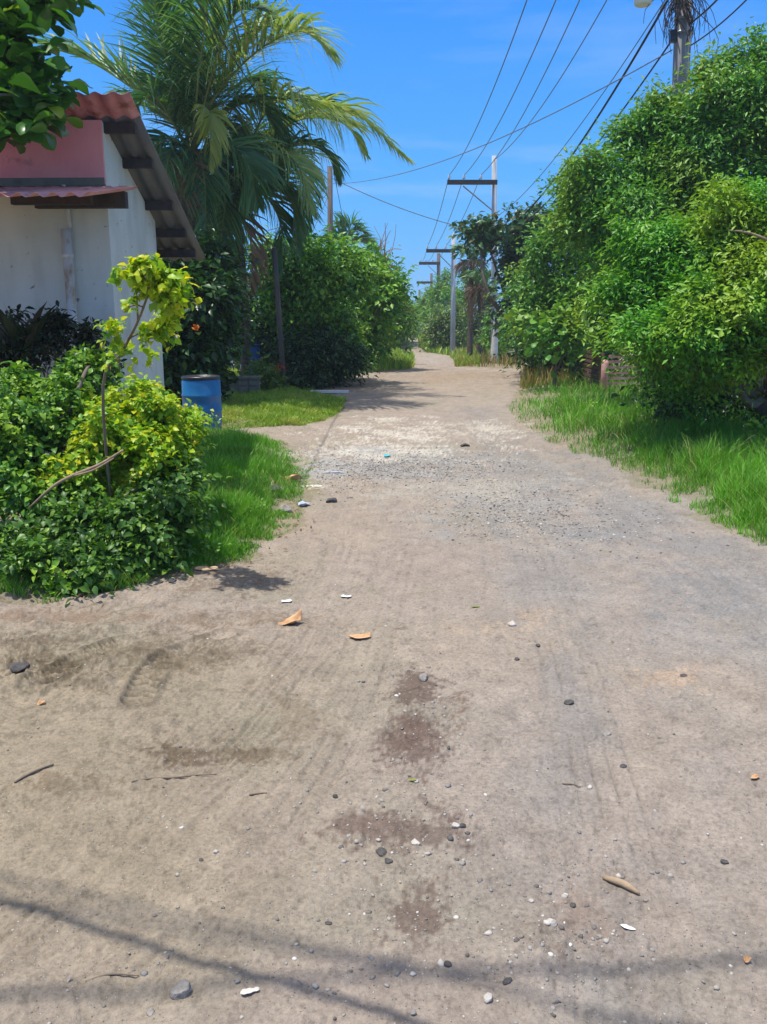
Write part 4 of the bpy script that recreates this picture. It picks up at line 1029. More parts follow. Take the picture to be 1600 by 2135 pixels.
v, f = place_leaves(P_, rng.normal(size=(20, 3)) + np.array([0, -.8, .3]), rng.normal(size=(20, 3)), np.full(20, .06), np.full(20, .045), LEAFL)
tag(mk("flower", v, f, M['orange_petal'], None, origin=P_[0]), "single orange flower in the dark foliage behind the house", "flower")

# ------------------------------------------------------------------ posts, poles and lines
def pole(name, label, px, D, top_py, r0, r1, mat, group, lean=0):
    b = gnd(px, D); tp = at(px + lean, top_py, D)
    t = thing(name, label, "utility pole", b, group)
    mb = MB(); mb.tube([b - ZU * .3, (b + tp) / 2, tp], [r0, (r0 + r1) / 2, r1], 14); mb.build("pole", M[mat], t, smooth=True)
    return t, b, tp
def crossarm(t, px0, px1, py, D, insul_px, brace=None, th=.11, dpt=0):
    a, b = at(px0, py, D - .16), at(px1, py, D - .16)
    arm = MB().box((a + b) / 2, (abs(b[0] - a[0]), th, th)).build("crossarm", M['arm_wood'], t)
    tops = []
    for p in insul_px:
        q = at(p, py, D - .16) + ZU * (th / 2)
        MB().lathe([(.02, 0), (.02, .06), (.055, .07), (.06, .11), (.035, .13), (.05, .15), (.05, .18), (.02, .2)], q, 10).build("insulator", M['insul'], arm, smooth=True)
        tops.append(q + ZU * .19)
    if brace:
        MB().tube([at(brace[0], brace[1], D - .2), at(brace[2], brace[3], D - .13)], .03, 6).build("brace", M['metal'], arm)
    return tops

GP = "utility poles along the road"
NP, nb, ntp = pole("utility_pole", "near concrete utility pole rising out of the right-hand trees", 1412, 17, -260, .19, .13, 'concrete_pole', GP, lean=22)
n_tops = crossarm(NP, 1160, 1450, -205, 17, (1180, 1255, 1312, 1392), (1290, -195, 1426, -60), .12)
MB().box(at(1404, 76, 16.78), (.12, .1, .2)).build("cable_clamp", M['black'], NP)
for py_ in (40, 70): MB().lathe([(.172, -.02), (.172, .02)], at(1427 - py_ * .03, py_, 17), 16).build("band", M['metal'], NP, smooth=True)

P2, b2_, t2_ = pole("utility_pole", "wooden-armed pole with a whitewashed foot, tallest in the middle distance", 1033, 37, 325, .13, .10, 'pale_pole', GP, lean=-2)
MB().lathe([(.155, 0), (.15, .9), (.145, 1.9)], b2_, 14, capb=False, capt=False).build("whitewashed_foot", M['whitewash'], P2, smooth=True)
p2_tops = crossarm(P2, 933, 1037, 380, 37, (937, 968, 1003), (966, 388, 1026, 438), .17)
P3, b3_, t3_ = pole("utility_pole", "slim pale pole with a crossarm standing at the bend of the road", 946, 50, 490, .15, .11, 'pale_pole', GP)
p3_tops = crossarm(P3, 889, 949, 523, 50, (892, 910, 930), (915, 530, 941, 556), .18)
P4, b4_, t4_ = pole("utility_pole", "dark pole behind the slim pole, its arm to the left of it", 915, 78, 528, .19, .15, 'wood_pole', GP)
p4_tops = crossarm(P4, 874, 918, 549, 78, (877, 888, 902), (893, 554, 912, 572), .24)
P5, b5_, t5_ = pole("utility_pole", "far pole with a pale lamp low on it, third from last", 900, 105, 570, .19, .15, 'wood_pole', GP)
p5_tops = crossarm(P5, 869, 903, 589, 105, (872, 881, 892), None, .26)
P6, b6_, t6_ = pole("utility_pole", "tiny far pole in the gap above the road's end", 875, 140, 604, .2, .16, 'wood_pole', GP)
crossarm(P6, 866, 888, 625, 140, (869, 876), None, .3)
P7, b7_, t7_ = pole("utility_pole", "farthest and smallest pole in the gap above the road's end", 868, 175, 622, .2, .16, 'wood_pole', GP)
crossarm(P7, 862, 880, 640, 175, (865, 872), None, .3)
LP, lb_, lt_ = pole("utility_pole", "bare wooden pole rising out of the trees on the left of the road", 690, 36, 347, .125, .105, 'wood_pole', None, lean=-2)
MB().lathe([(.02, 0), (.05, .05), (.05, .16), (.02, .2)], at(697, 366, 35.85), 8).build("insulator", M['metal'], LP, smooth=True)
# leaning wooden post with a rail at the top
pb_ = gnd(590, 19.7)
wp = thing("wooden_post", "leaning weathered wooden post at the edge of the lawn", "post", pb_)
MB().tube([pb_ - ZU * .2, at(583, 670, 19.7), at(572, 517, 19.7)], [.055, .06, .055], 10).build("post", M['wood_pole'], wp, smooth=True)
MB().tube([at(573, 520, 19.66), at(552, 522, 19.7), at(500, 519, 19.9)], .012, 5).build("stay_wire", M['wire'], wp)
# lamp on the near pole
lq = at(1342, -6, 16.6)
lamp = thing("street_lamp", "white street lamp at the top edge beside the concrete pole", "street lamp", lq)
MB().lathe([(.13, -.13), (.15, -.11), (.165, .0), (.165, .10)], lq, 24).build("lamp_diffuser", M['lamp_white'], lamp, smooth=True)
MB().lathe([(.17, .10), (.19, .13), (.17, .26), (.06, .34)], lq, 24).build("housing", M['metal'], lamp, smooth=True)
MB().tube(catmull([lq + ZU * .33, lq + np.array([.1, .1, .55]), lq + np.array([.45, .25, .6]), np.array([ntp[0] - .2, 16.93, lq[2] + .35])], 14), .025, 8).build("arm", M['metal'], lamp, smooth=True)
# dry creeper tangle on the near pole
mb = MB()
for k in range(80):
    a = rng.random() * 2 * math.pi; sx = rng.choice([-1, -1, -1, 1, 1])
    x_ = 1424 + sx * (8 + rng.gamma(1.5, 12)); y0_ = -60 + 70 * rng.random()
    ln_ = 50 + 75 * rng.random()
    dd = 17 - .2 - .25 * rng.random()
    p0 = at(1424 + sx * 6, y0_, dd); p1 = at((x_ + 1424) / 2 + rng.normal() * 6, y0_ + ln_ * .25, dd); p2 = at(x_, y0_ + ln_ * .6, dd - .05); p3 = at(x_ + rng.normal() * 7, y0_ + ln_, dd)
    mb.tube(catmull([p0, p1, p2, p3], 8), [.009, .004], 4, False)
tag(mb.build("dry_creeper", M['arm_wood'], None, origin=at(1424, 0, 17)), "tangle of dry creeper hanging round the top of the concrete pole", "vine")

def line(name, label, a, b, sag, r, mat, group, n=40):
    t = np.linspace(0, 1, n)[:, None]
    p = np.asarray(a) * (1 - t) + np.asarray(b) * t
    p[:, 2] -= (4 * sag * t * (1 - t))[:, 0]
    o = MB().tube(p, r, 6).build(name, M[mat], None, smooth=True, origin=p[n // 2])
    return tag(o, label, "cable", group)
GW = "power lines on the crossarms"
ordn = ["leftmost", "second from left", "third from left", "rightmost"]
ends2 = p2_tops + [t2_ - ZU * .15]
for k in range(4):
    line("power_line", f"thin power line from the top edge to the middle pole, {ordn[k]} of four", n_tops[k], ends2[k], .62, .014, 'wire', GW)
for k in range(3):
    line("power_line", f"thin power line between the whitewashed pole and the slim pole, {['leftmost', 'middle', 'rightmost'][k]} of three", p2_tops[k], p3_tops[k], .3, .015, 'wire', GW)
    line("power_line", f"faint power line running on beyond the slim pole, {['leftmost', 'middle', 'rightmost'][k]} of three", p3_tops[k], p4_tops[k], .4, .015, 'wire', GW)
line("service_cable", "thick black cable sloping down from the concrete pole toward the dark tree", at(1412, -34, 16.8), at(1031, 492, 36.85), .75, .026, 'cable', None)
line("service_cable", "black cable from the clamp on the concrete pole down to the middle pole", at(1404, 80, 16.72), at(1032, 500, 36.85), .62, .017, 'cable', None)
line("service_cable", "fine line above the thick black cable right of the middle pole", at(1400, -20, 16.8), at(1031, 455, 36.85), .5, .011, 'wire', None)
line("service_cable", "long cable crossing the road from the bare left pole to the concrete pole", at(694, 383, 35.85), at(1402, 104, 16.8), .55, .011, 'wire', None)
line("service_cable", "cable sagging across the road from the bare left pole to the middle pole", at(694, 372, 35.85), at(1031, 488, 36.85), .25, .016, 'wire', None)
line("service_cable", "dark cable running through the palm fronds to the bare left pole", at(686, 362, 35.85), at(250, -260, 8.5), .45, .009, 'cable', None)
line("service_cable", "fine wire from the bare left pole down left behind the palm", at(688, 385, 35.85), at(560, 420, 33), .3, .014, 'wire', None)
line("service_cable", "lower slack wire left of the bare pole, behind the palm", at(688, 398, 35.85), at(560, 480, 33), .25, .014, 'wire', None)
line("guy_wire", "stay wire dropping from the top of the bare left pole to its right", at(698, 368, 35.85), at(728, 520, 35), 0, .012, 'cable', None)
line("guy_wire", "stay wire dropping from the bare left pole to its left", at(684, 410, 35.85), at(645, 500, 35), 0, .012, 'wire', None)
line("service_cable", "short cable leaving the concrete pole toward the top right corner", at(1440, 48, 16.85), at(1600, -130, 12.5), .1, .016, 'cable', None)
line("service_cable", "thin cable in the top right corner beyond the concrete pole", at(1440, 95, 17.1), at(1640, -90, 13), .1, .012, 'cable', None)
# lines overhead whose shadows cross the foreground
def shadow_line(label, a, b, h, r, name="overhead_cable"):
    A, B = gp(*a), gp(*b); d = B - A
    A, B = A - d * 2.2, B + d * 2.2
    off = np.array(SUN) * (h / SUN.z)
    line(name, label, A + off, B + off, 0, r, 'cable', "cables overhead above the frame")
shadow_line("thick cable overhead casting the dark slanting shadow in the foreground", (0, 1872), (800, 2122), 4.3, .015)
shadow_line("cable overhead casting the fainter upper slanting shadow on the left", (0, 1822), (760, 2000), 7.5, .010)
shadow_line("cable overhead casting the level blurred shadow along the bottom", (0, 2075), (1600, 1995), 8.0, .016)
shadow_line("cable overhead casting the blurred shadow at the bottom right", (800, 2015), (1380, 2125), 7.5, .010)

# ------------------------------------------------------------------ fence right of the road
fp = at(1268, HOR, 18.6); fp[2] = ground_z(fp[0], 18.6)[0]
fen = thing("slat_fence", "low faded red slat fence with a corner post under the right-hand trees", "fence", fp)
fpz = at(1268, 752, 18.6)[2]
MB().lathe([(.075, -.2), (.075, fpz - fp[2] - .06), (.06, fpz - fp[2] - .01), (.03, fpz - fp[2] + .02)], fp, 12).build("post", M['fence_red'], fen, smooth=True)
fv = nrm(np.array([68 / F, 1, 0]))
mb = MB()
for k in range(7):
    z_ = fp[2] + .10 + k * .115
    a = fp + np.array([.07, .03, 0]); b = a + np.array([1.5, .25, 0])
    mb.box(((a + b) / 2)[:2].tolist() + [z_], (1.5, .025, .06), nrm(b - a), nrm(np.cross(ZU, b - a)))
mb.build("side_slats", M['fence_red'], fen)
mb = MB(); pm = MB()
for k in range(8):
    z_ = fp[2] + .08 + k * .105
    a = fp + fv * .08 - np.array([.02, 0, 0]); b = fp + fv * 7.5
    mb.box(((a + b) / 2)[:2].tolist() + [z_], (7.4, .025, .07), fv, np.array([fv[1], -fv[0], 0]))
for k in range(1, 5):
    q = fp + fv * (k * 1.8) + np.array([.06, 0, .42]); MB().box(q, (.08, .08, 1.0)).build("post", M['fence_dark'], fen)
mb.build("road_side_slats", M['fence_dark'], fen)

# ------------------------------------------------------------------ shrubs in front of the house
tree("golden_shrub", "rounded yellow-green shrub in the left foreground with leaves turning yellow", "shrub", gnd(285, 6.6), .035,
     [L(318, 885, 6.7, 66, 72), L(382, 890, 6.9, 34, 52), L(250, 930, 6.5, 90, 80), L(325, 960, 6.5, 66, 76), L(215, 890, 6.8, 60, 60), L(305, 832, 6.9, 48, 28), L(180, 990, 6.3, 70, 60)],
     1000, 20, .046, 'yellow_leaf', "shrubs in front of the white house", wr=.72, crad=.06, shell=.4, nsub=13, hollow_low=.6, tmpl=LEAFL)
tree("green_shrub", "leafy green shrub at the left edge, its lit top level with the house's pipe", "shrub", gnd(40, 6.6), .04,
     [L(40, 830, 6.8, 80, 65), L(110, 900, 6.6, 70, 80), L(20, 950, 6.4, 90, 100), L(170, 800, 7.0, 55, 50), L(90, 1040, 6.2, 90, 80), L(190, 760, 7.2, 35, 25), L(-60, 900, 6.6, 80, 110)],
     1150, 20, .05, 'shrub_leaf', "shrubs in front of the white house", wr=.7, crad=.075, nsub=13, shell=.35, hollow_low=.7, tmpl=LEAFL)
tree("weedy_shrub", "dark low shrub spreading beneath the yellow-green one toward the road", "shrub", gnd(215, 5.75), .03,
     [L(220, 1090, 5.9, 120, 80), L(330, 1060, 6.1, 85, 80), L(120, 1150, 5.6, 120, 70), L(20, 1150, 5.6, 80, 80), L(370, 1010, 6.5, 45, 70), L(200, 1180, 5.5, 80, 40), L(260, 1140, 5.7, 80, 45)],
     1000, 16, .052, 'under_leaf', "shrubs in front of the white house", wr=.62, crad=.085, shell=.6, hollow_low=.9, tmpl=LEAFL)
# tall sprig with bunches of leaves
sb = gnd(205, 6.3)
spg = thing("leggy_shrub", "leggy shoot with yellow-green leaf bunches rising against the white wall", "shrub", sb)
mb = MB()
SD = lambda y: float(np.interp(y, [600, 665, 735, 815], [5.4, 5.6, 5.85, 6.1]))
stem = catmull([sb, at(215, 815, 6.1), at(255, 735, 5.85), at(290, 665, 5.6), at(314, 600, 5.4)], 20)
mb.tube(stem, [.012, .010, .007], 7)
for a, b_ in (((262, 722), (232, 690)), ((288, 668), (285, 605)), ((312, 604), (300, 560)), ((314, 600), (350, 580)), ((316, 598), (330, 640)), ((270, 705), (320, 690)), ((300, 640), (268, 640)), ((248, 745), (250, 775))):
    mb.tube(catmull([at(*a, SD(a[1])), at((a[0] + b_[0]) / 2, (a[1] + b_[1]) / 2 - 4, SD((a[1] + b_[1]) / 2)), at(*b_, SD(b_[1]))], 6), [.007, .004], 5)
mb.build("stem", M['bark'], spg, smooth=True)
(v, f), cc = crown([L(300, 565, SD(565), 45, 24), L(335, 600, SD(600), 40, 35), L(370, 605, SD(605), 25, 22), L(355, 640, SD(640), 20, 30), L(232, 685, SD(685), 24, 22), L(272, 640, SD(640), 14, 9), L(318, 695, SD(695), 22, 26), L(265, 735, SD(735), 18, 20), L(350, 585, SD(585), 22, 20), L(310, 740, SD(740), 12, 14), L(345, 672, SD(672), 12, 22)], 150, 14, .046, .75, .04, shell=.6, tmpl=LEAFL, hollow_low=.8)
mk("foliage", v, f, M['yellow_leaf'], spg)
# dark plants against the wall
def strap_plant(name, label, base, tips, mat, wid, group=None):
    t = thing(name, label, "plant", base, group)
    V_, F_ = [], []
    for tip in tips:
        mid = (base + tip) / 2 + np.array([0, 0, .18 * np.linalg.norm(tip - base)])
        p = catmull([base, mid, tip], 9); T = nrm(np.gradient(p, axis=0)); S = nrm(np.cross(T, ZU + .3 * rng.normal(size=3)))
        u = np.linspace(0, 1, 9); ww = wid * (.35 + 1.3 * np.sin(np.pi * np.clip(u * .9 + .08, 0, 1))) * (1 - u ** 4)
        b = len(V_)
        for i in range(9):
            V_ += [p[i] - S[i] * ww[i] / 2 + ZU * ww[i] * .15, p[i], p[i] + S[i] * ww[i] / 2 + ZU * ww[i] * .15]
        for i in range(8):
            a = b + 3 * i; F_ += [(a, a + 1, a + 4, a + 3), (a + 1, a + 2, a + 5, a + 4)]
    mk("foliage", V_, F_, M[mat], t, smooth=True)
    return t
b_ = at(55, 790, 8.1)
strap_plant("croton", "dark strap-leaved plant against the white wall at the left edge", b_ , [at(30 + 60 * rng.normal(), 690 + 30 * rng.normal(), 8.1 + .3 * rng.normal()) for _ in range(34)], 'maroon_leaf', .055)
for lb, lob, bx in (("dark plant with upright leafy stems between the pipe and the house corner", [L(182, 690, 8.4, 16, 30), L(200, 740, 8.3, 25, 30), L(205, 790, 8.2, 30, 30)], 200),
                    ("small dark-leaved twig left of the pipe on the white wall", [L(115, 670, 8.4, 22, 14), L(95, 690, 8.4, 18, 18), L(120, 705, 8.4, 12, 14)], 105),
                    ("dark drooping shrub at the left edge against the white wall", [L(20, 660, 8.3, 30, 18), L(55, 700, 8.2, 40, 25), L(95, 740, 8.1, 35, 25), L(30, 750, 8.0, 50, 25)], 40)):
    tree("dark_shrub", lb, "shrub", gnd(bx, 8.3), .014, lob, 70, 14, .075, 'maroon_leaf', None, wr=.42, crad=.09, tmpl=LEAFL, hollow_low=.9)
# bare branch lying through the shrub
mb = MB()
p = catmull([at(62, 1058, 5.75), at(110, 1015, 5.72), at(150, 992, 5.75), at(205, 970, 5.78), at(258, 938, 5.85)], 22)
mb.tube(p, [.007, .011, .012, .008], 7)
p2 = catmull([at(150, 993, 5.75), at(195, 980, 5.74), at(238, 955, 5.8)], 10); mb.tube(p2, [.008, .005], 6)
tag(mb.build("bare_branch", M['twig'], None, smooth=True, origin=at(150, 992, 5.75)), "pale bare branch lying across the foreground shrub", "branch")
# trailing runner of leaves at the shrub's foot
vb = on_ground(108, 1250)
P_ = np.array([at(112 + 14 * rng.normal(), 1180 + 75 * rng.random(), 5.22) for _ in range(90)] + [at(60 + 45 * rng.random(), 1245 + 14 * rng.random(), 5.25) for _ in range(70)])
v, f = place_leaves(P_, rng.normal(size=(160, 3)) * .5 + np.array([0, -.5, .8]), rng.normal(size=(160, 3)), .045 * (.6 + .7 * rng.random(160)), .035 * (.6 + .7 * rng.random(160)), LEAFL)
tag(mk("trailing_vine", v, f, M['weed_leaf'], None, origin=vb), "bright green trailing runner at the foot of the shrubs by the clay pot", "vine")
# clay pot half hidden
qb = on_ground(143, 1232)
pt = thing("clay_pot", "brown clay pot half hidden under the foreground shrubs", "pot", qb)
MB().lathe([(.045, 0), (.062, .02), (.07, .07), (.062, .10), (.066, .105), (.072, .12), (.068, .135), (.058, .13), (.05, .1)], qb, 24).build("pot", M['terracotta'], pt, smooth=True)
MB().lathe([(.055, .112), (.03, .116)], qb, 16, capb=False).build("soil", M['stone_dark'], pt)
# crumpled black bag
def blob(name, label, cat, c, size, mat, seed, group=None, sub=3, rough=.35, flat=1.0, parent=None):
    bpy_m = icos(sub)
    v = bpy_m[0].copy(); f = bpy_m[1]
    r_ = np.random.default_rng(seed)
    dirs = nrm(r_.normal(size=(14, 3))); cut = .62 + .34 * r_.random(14)
    for d, k in zip(dirs, cut):
        s = v @ d; over = np.maximum(s - k, 0); v = v - d[None] * over[:, None]
    v = v * (1 + rough * .25 * r_.normal(size=(len(v), 1)) * .35)
    ph = r_.random() * 6.28; cs, sn = math.cos(ph), math.sin(ph)
    v = v * np.array(size)
    v = np.stack([v[:, 0] * cs - v[:, 1] * sn, v[:, 0] * sn + v[:, 1] * cs, v[:, 2]], 1)
    o = mk(name, v + np.asarray(c), f, M[mat] if isinstance(mat, str) else mat, parent, origin=None if parent is not None else c)
    if parent is None: tag(o, label, cat, group)
    return o
_ic = {}
def icos(sub):
    if sub in _ic: return _ic[sub]
    t = (1 + 5 ** .5) / 2
    v = [(-1, t, 0), (1, t, 0), (-1, -t, 0), (1, -t, 0), (0, -1, t), (0, 1, t), (0, -1, -t), (0, 1, -t), (t, 0, -1), (t, 0, 1), (-t, 0, -1), (-t, 0, 1)]
    f = [(0, 11, 5), (0, 5, 1), (0, 1, 7), (0, 7, 10), (0, 10, 11), (1, 5, 9), (5, 11, 4), (11, 10, 2), (10, 7, 6), (7, 1, 8), (3, 9, 4), (3, 4, 2), (3, 2, 6), (3, 6, 8), (3, 8, 9), (4, 9, 5), (2, 4, 11), (6, 2, 10), (8, 6, 7), (9, 8, 1)]
    v = [tuple(nrm(np.array(p))) for p in v]
    for _ in range(sub):
        mid, nf = {}, []
        def m_(a, b):
            k = (min(a, b), max(a, b))
            if k not in mid:
                v.append(tuple(nrm((np.array(v[a]) + np.array(v[b])) / 2))); mid[k] = len(v) - 1
            return mid[k]
        for a, b, c in f:
            x, y, z = m_(a, b), m_(b, c), m_(c, a)
            nf += [(a, x, z), (b, y, x), (c, z, y), (x, y, z)]
        f = nf
    _ic[sub] = (np.array(v), np.array(f))
    return _ic[sub]
q = on_ground(345, 1128)
blob("plastic_bag", "crumpled black plastic bag at the foot of the yellow-green shrub", "bag", q + ZU * .07, (.085, .08, .11), 'black', 5, None, 4, 1.6)

# ------------------------------------------------------------------ broad-leaved tree reaching in at the top left
ab = np.array([-5.2, 8.0, 0.0])
alm = thing("sea_almond", "broad-leaved tree reaching in at the top left corner in front of the pink wall", "tree", ab)
clumps = [(10, 60, 30, 40, 60), (60, 150, 40, 45, 70), (30, 220, 50, 45, 90), (90, 230, 35, 30, 40), (20, 130, 30, 50, 60), (60, 20, 70, 22, 60), (105, 6, 45, 14, 40), (30, 260, 30, 20, 40), (105, 200, 25, 20, 24), (70, 265, 25, 14, 20), (-60, 120, 70, 120, 120), (-80, -60, 120, 90, 140), (60, -60, 120, 40, 90), (-160, 60, 100, 150, 140), (5, 280, 20, 12, 24)]
PP, NN, DD, LN = [], [], [], []
cents = []
for cx, cy, rx, ry, n_ in clumps:
    cD = 8.05 + .2 * rng.normal()
    for k in range(n_):
        q = at(cx + rx * rng.normal() * .6, cy + ry * rng.normal() * .6, cD + .25 * rng.normal())
        PP.append(q); a = rng.random() * 6.28
        DD.append((math.cos(a), math.sin(a), -.25 - .5 * rng.random())); NN.append((.5 * rng.normal(), .5 * rng.normal() - .15, 1)); LN.append(.17 + .13 * rng.random())
    cents.append(at(cx, cy, cD))
LN = np.array(LN)
v, f = place_leaves(np.array(PP), np.array(NN), np.array(DD), LN, LN * .56, LEAFB)
mk("crown", v, f, M['almond_leaf'], alm, smooth=True)
mb = MB()
fk = ab + np.array([.3, 0, 3.0])
mb.tube(catmull([ab - ZU * .1, ab + np.array([.05, 0, 1.6]), fk], 10), [.17, .14, .11], 12)
for c in cents:
    mb.tube(catmull([fk - ZU * .15, (fk + c) / 2 + np.array([0, .1, .25]), c], 8), [.05, .03, .01], 6)
mb.build("trunk", M['bark'], alm, smooth=True)

# ------------------------------------------------------------------ grass
def blades(px, py, hgt, wid, bend=.5, jitter=0):
    pts = np.array([gp(a, b) for a, b in zip(px, py)])
    keep = pts[:, 1] < 68
    pts, hgt, wid = pts[keep], hgt[keep], wid[keep]
    pts[:, 2] = ground_z(pts[:, 0], pts[:, 1]) - .01
    n = len(pts)
    a = rng.random(n) * 6.283; tilt = bend * (.25 + rng.random(n))
    dirh = np.stack([np.cos(a), np.sin(a), np.zeros(n)], 1)
    b2 = rng.random(n) * 6.283; S = np.stack([np.cos(b2), np.sin(b2), np.zeros(n)], 1)
    rows = []
    for u, ww in ((0, .8), (.4, 1.0), (.75, .7), (1, .06)):
        c = pts + ZU * (hgt * (u - .28 * tilt * u * u))[:, None] + dirh * (hgt * tilt * u ** 2.0)[:, None]
        rows += [c - S * (wid * ww / 2)[:, None], c + S * (wid * ww / 2)[:, None]]
    v = np.stack(rows, 1).reshape(-1, 3)
    tf = np.array([(0, 1, 3, 2), (2, 3, 5, 4), (4, 5, 7, 6)])
    f = (tf[None] + (np.arange(n) * 8)[:, None, None]).reshape(-1, 4)
    return v, f

def gp_fast(px, py):
    """vectorised gp for the flat near ground and a march for the rest"""
    d = np.stack([(px - CX) / F, cp - (py - CY) / F * sp, -sp - (py - CY) / F * cp], -1)
    t = CAM_H / np.maximum(-d[:, 2], 1e-4)
    lo = np.minimum(t, 29 / d[:, 1]); out = lo.copy()
    todo = t * d[:, 1] > 29
    tt = lo.copy(); act = todo.copy()
    for _ in range(700):
        if not act.any(): break
        tt = np.where(act, tt + .15, tt)
        hit = (tt * d[:, 2] + CAM_H) <= terrain(tt * d[:, 1])
        act &= ~hit; act &= tt < 90
    out = np.where(todo, tt, lo)
    return d * out[:, None] + np.array([0, 0, CAM_H])
def _blades_pts(px, py): return gp_fast(px, py)
def sample(n, x0, x1, y0, y1, cond):
    px = x0 + (x1 - x0) * rng.random(n); py = y0 + (y1 - y0) * rng.random(n)
    m = cond(px, py)
    return px[m], py[m]
def grass(name, label, px, py, h0, mat, bend=.5, edge=None, w0=.006):
    p = gp_fast(px, py)
    m = (p[:, 1] < 66)
    px, py, p = px[m], py[m], p[m]
    D = p[:, 1]
    e = np.ones(len(px)) if edge is None else np.clip(edge(px, py), .25, 1)
    tn = fbm(p[:, 0] / .30, p[:, 1] / .30, 301, 4, .6)
    tuft = .45 + 1.25 * np.clip(tn + .4, 0, 1.1)
    if edge is not None:                                       # thin and trodden towards the road
        ok = (rng.random(len(px)) < .25 + 1.1 * e) & ((tn > -.16) | (e > .9))
        px, py, p, D, e, tuft = px[ok], py[ok], p[ok], D[ok], e[ok], tuft[ok]
    h = h0 * e * tuft * (.55 + .7 * rng.random(len(px)))
    ww = w0 * (.7 + .6 * rng.random(len(px))) * np.maximum(1, D / 9)
    global gp
    p[:, 2] = ground_z(p[:, 0], p[:, 1]) - .01
    n = len(p)
    a = rng.random(n) * 6.283; tilt = bend * (.2 + 1.1 * rng.random(n))
    dirh = np.stack([np.cos(a), np.sin(a), np.zeros(n)], 1)
    b2 = rng.random(n) * 6.283; S = np.stack([np.cos(b2), np.sin(b2), np.zeros(n)], 1)
    rows = []
    for u, q in ((0, .8), (.4, 1.0), (.75, .7), (1, .06)):
        c = p + ZU * (h * (u - .3 * tilt * u * u))[:, None] + dirh * (h * tilt * u ** 1.8)[:, None]
        rows += [c - S * (ww * q / 2)[:, None], c + S * (ww * q / 2)[:, None]]
    v = np.stack(rows, 1).reshape(-1, 3)
    tf = np.array([(0, 1, 3, 2), (2, 3, 5, 4), (4, 5, 7, 6)])
    f = (tf[None] + (np.arange(n) * 8)[:, None, None]).reshape(-1, 4)
    return tag(mk(name, v, f, M[mat], None, origin=(p[:, 0].mean(), p[:, 1].mean(), 0)), label, "grass", kind="stuff")
def edge_w(px, py): return fbm(px / 60, py / 26, 401, 4, .65) * 62
# right verge
px, py = sample(120000, 1050, 1900, 770, 1300, lambda a, b: a > edgeR(b) - 4 + edge_w(a, b) * .5)
grass("grass", "lush green grass on the right-hand verge beneath the trees", px, py, .27, 'grass', .65, lambda a, b: ((a - edgeR(b)) / F * 9 / .55) * .8 + .22, .006)
px, py = sample(14000, 930, 1200, 700, 812, lambda a, b: (a > edgeR(b) + edge_w(a, b) * .12) & (fbm(a / 30, b / 9, 402, 2) > -.28))
grass("grass", "grass with reddish seed heads round the feet of the middle poles", px, py, .34, 'dry_grass', .35, None, .008)
px, py = sample(9000, 868, 1000, 696, 770, lambda a, b: (a > edgeR(b)))
grass("grass", "mixed green grass on the bank at the bend of the road", px, py, .32, 'lawn', .4, None, .010)
# left verge, taller, up to the shrubs
px, py = sample(75000, 250, 680, 897, 1200, lambda a, b: (a < edgeL(b) + edge_w(a, b) * .5) & (a > 330 - (b - 900) * .3) & ((b > 915) | (a < 365)) & ((b > 935) | (a > 475) | (a < 365)))
grass("grass", "bright green grass between the foreground shrubs and the road", px, py, .155, 'grass', .6, lambda a, b: (edgeL(b) - a) / 110 + .12, .0055)
px, py = sample(5000, 355, 490, 893, 940, lambda a, b: a < edgeL(b))
grass("grass", "cropped grass round the foot of the bright blue drum", px, py, .07, 'grass', .6, None, .005)
# clipped lawn patch
px, py = sample(60000, 440, 740, 812, 900, lambda a, b: (a < edgeL(b) + edge_w(a, b) * .35) & (b < 897))
grass("lawn", "short sunlit lawn beside the road behind the bright blue drum", px, py, .085, 'lawn', .7, None, .006)
px, py = sample(26000, 560, 880, 726, 812, lambda a, b: (a < edgeL(b) + edge_w(a, b) * .12) & (a > 700 - (b < 775) * 30))
grass("grass", "grass wedge jutting into the road below the left-hand trees", px, py, .28, 'lawn', .45, None, .008)
px, py = sample(9000, -200, 420, 1205, 1275, lambda a, b: (a < edgeL(b) + 20) & (fbm(a / 40, b / 14, 405, 2) > .05))
grass("grass", "sparse grass tufts along the foot of the foreground shrubs", px, py, .09, 'grass', .7, None, .004)
# yard beyond
px, py = sample(9000, 330, 510, 768, 812, lambda a, b: a < 508)
grass("grass", "shaded grass of the yard behind the low wall", px, py, .10, 'lawn', .6, None, .008)
# leafy weeds
def weed(label, px, py, spread, n_, ln_, mat='weed_leaf', hgt=.22):
    b = on_ground(px, py); t = thing("weed", label, "weed", b, "leafy weeds in the verges")
    s = ppm(b[1], 0)
    P_ = b + np.stack([rng.normal(size=n_) * spread / s * .5, rng.normal(size=n_) * .10, hgt * rng.random(n_) ** .7 + .02], 1)
    v, f = place_leaves(P_, rng.normal(size=(n_, 3)) * .5 + np.array([0, -.3, 1]), nrm(P_ - b) + .4 * rng.normal(size=(n_, 3)), ln_ * (.6 + .7 * rng.random(n_)), ln_ * .6 * (.6 + .7 * rng.random(n_)), LEAFL)
    mk("foliage", v, f, M[mat], t)
    mb = MB()
    for k in range(6): mb.tube([b, (b + P_[k]) / 2 + ZU * .02, P_[k]], [.004, .002], 4)
    mb.build("stem", M['rachis'], t)
weed("bright leafy weed at the right edge above the tall grass", 1585, 965, 40, 120, .085, hgt=.4)
weed("pale weed in the grass below the fence post", 1225, 880, 20, 50, .06)
weed("small pale weed at the middle of the right verge", 1340, 928, 10, 26, .06)
weed("low weed beside the cardboard scraps at the foot of the left grass", 430, 1172, 28, 90, .035, 'shrub_leaf', .12)
weed("small weed on the soil near the shrubs' shadow", 312, 1205, 26, 60, .03, 'weed_leaf', .09)
weed("weedy tuft on the dark rock in the left grass", 535, 1085, 24, 80, .03, 'shrub_leaf', .12)
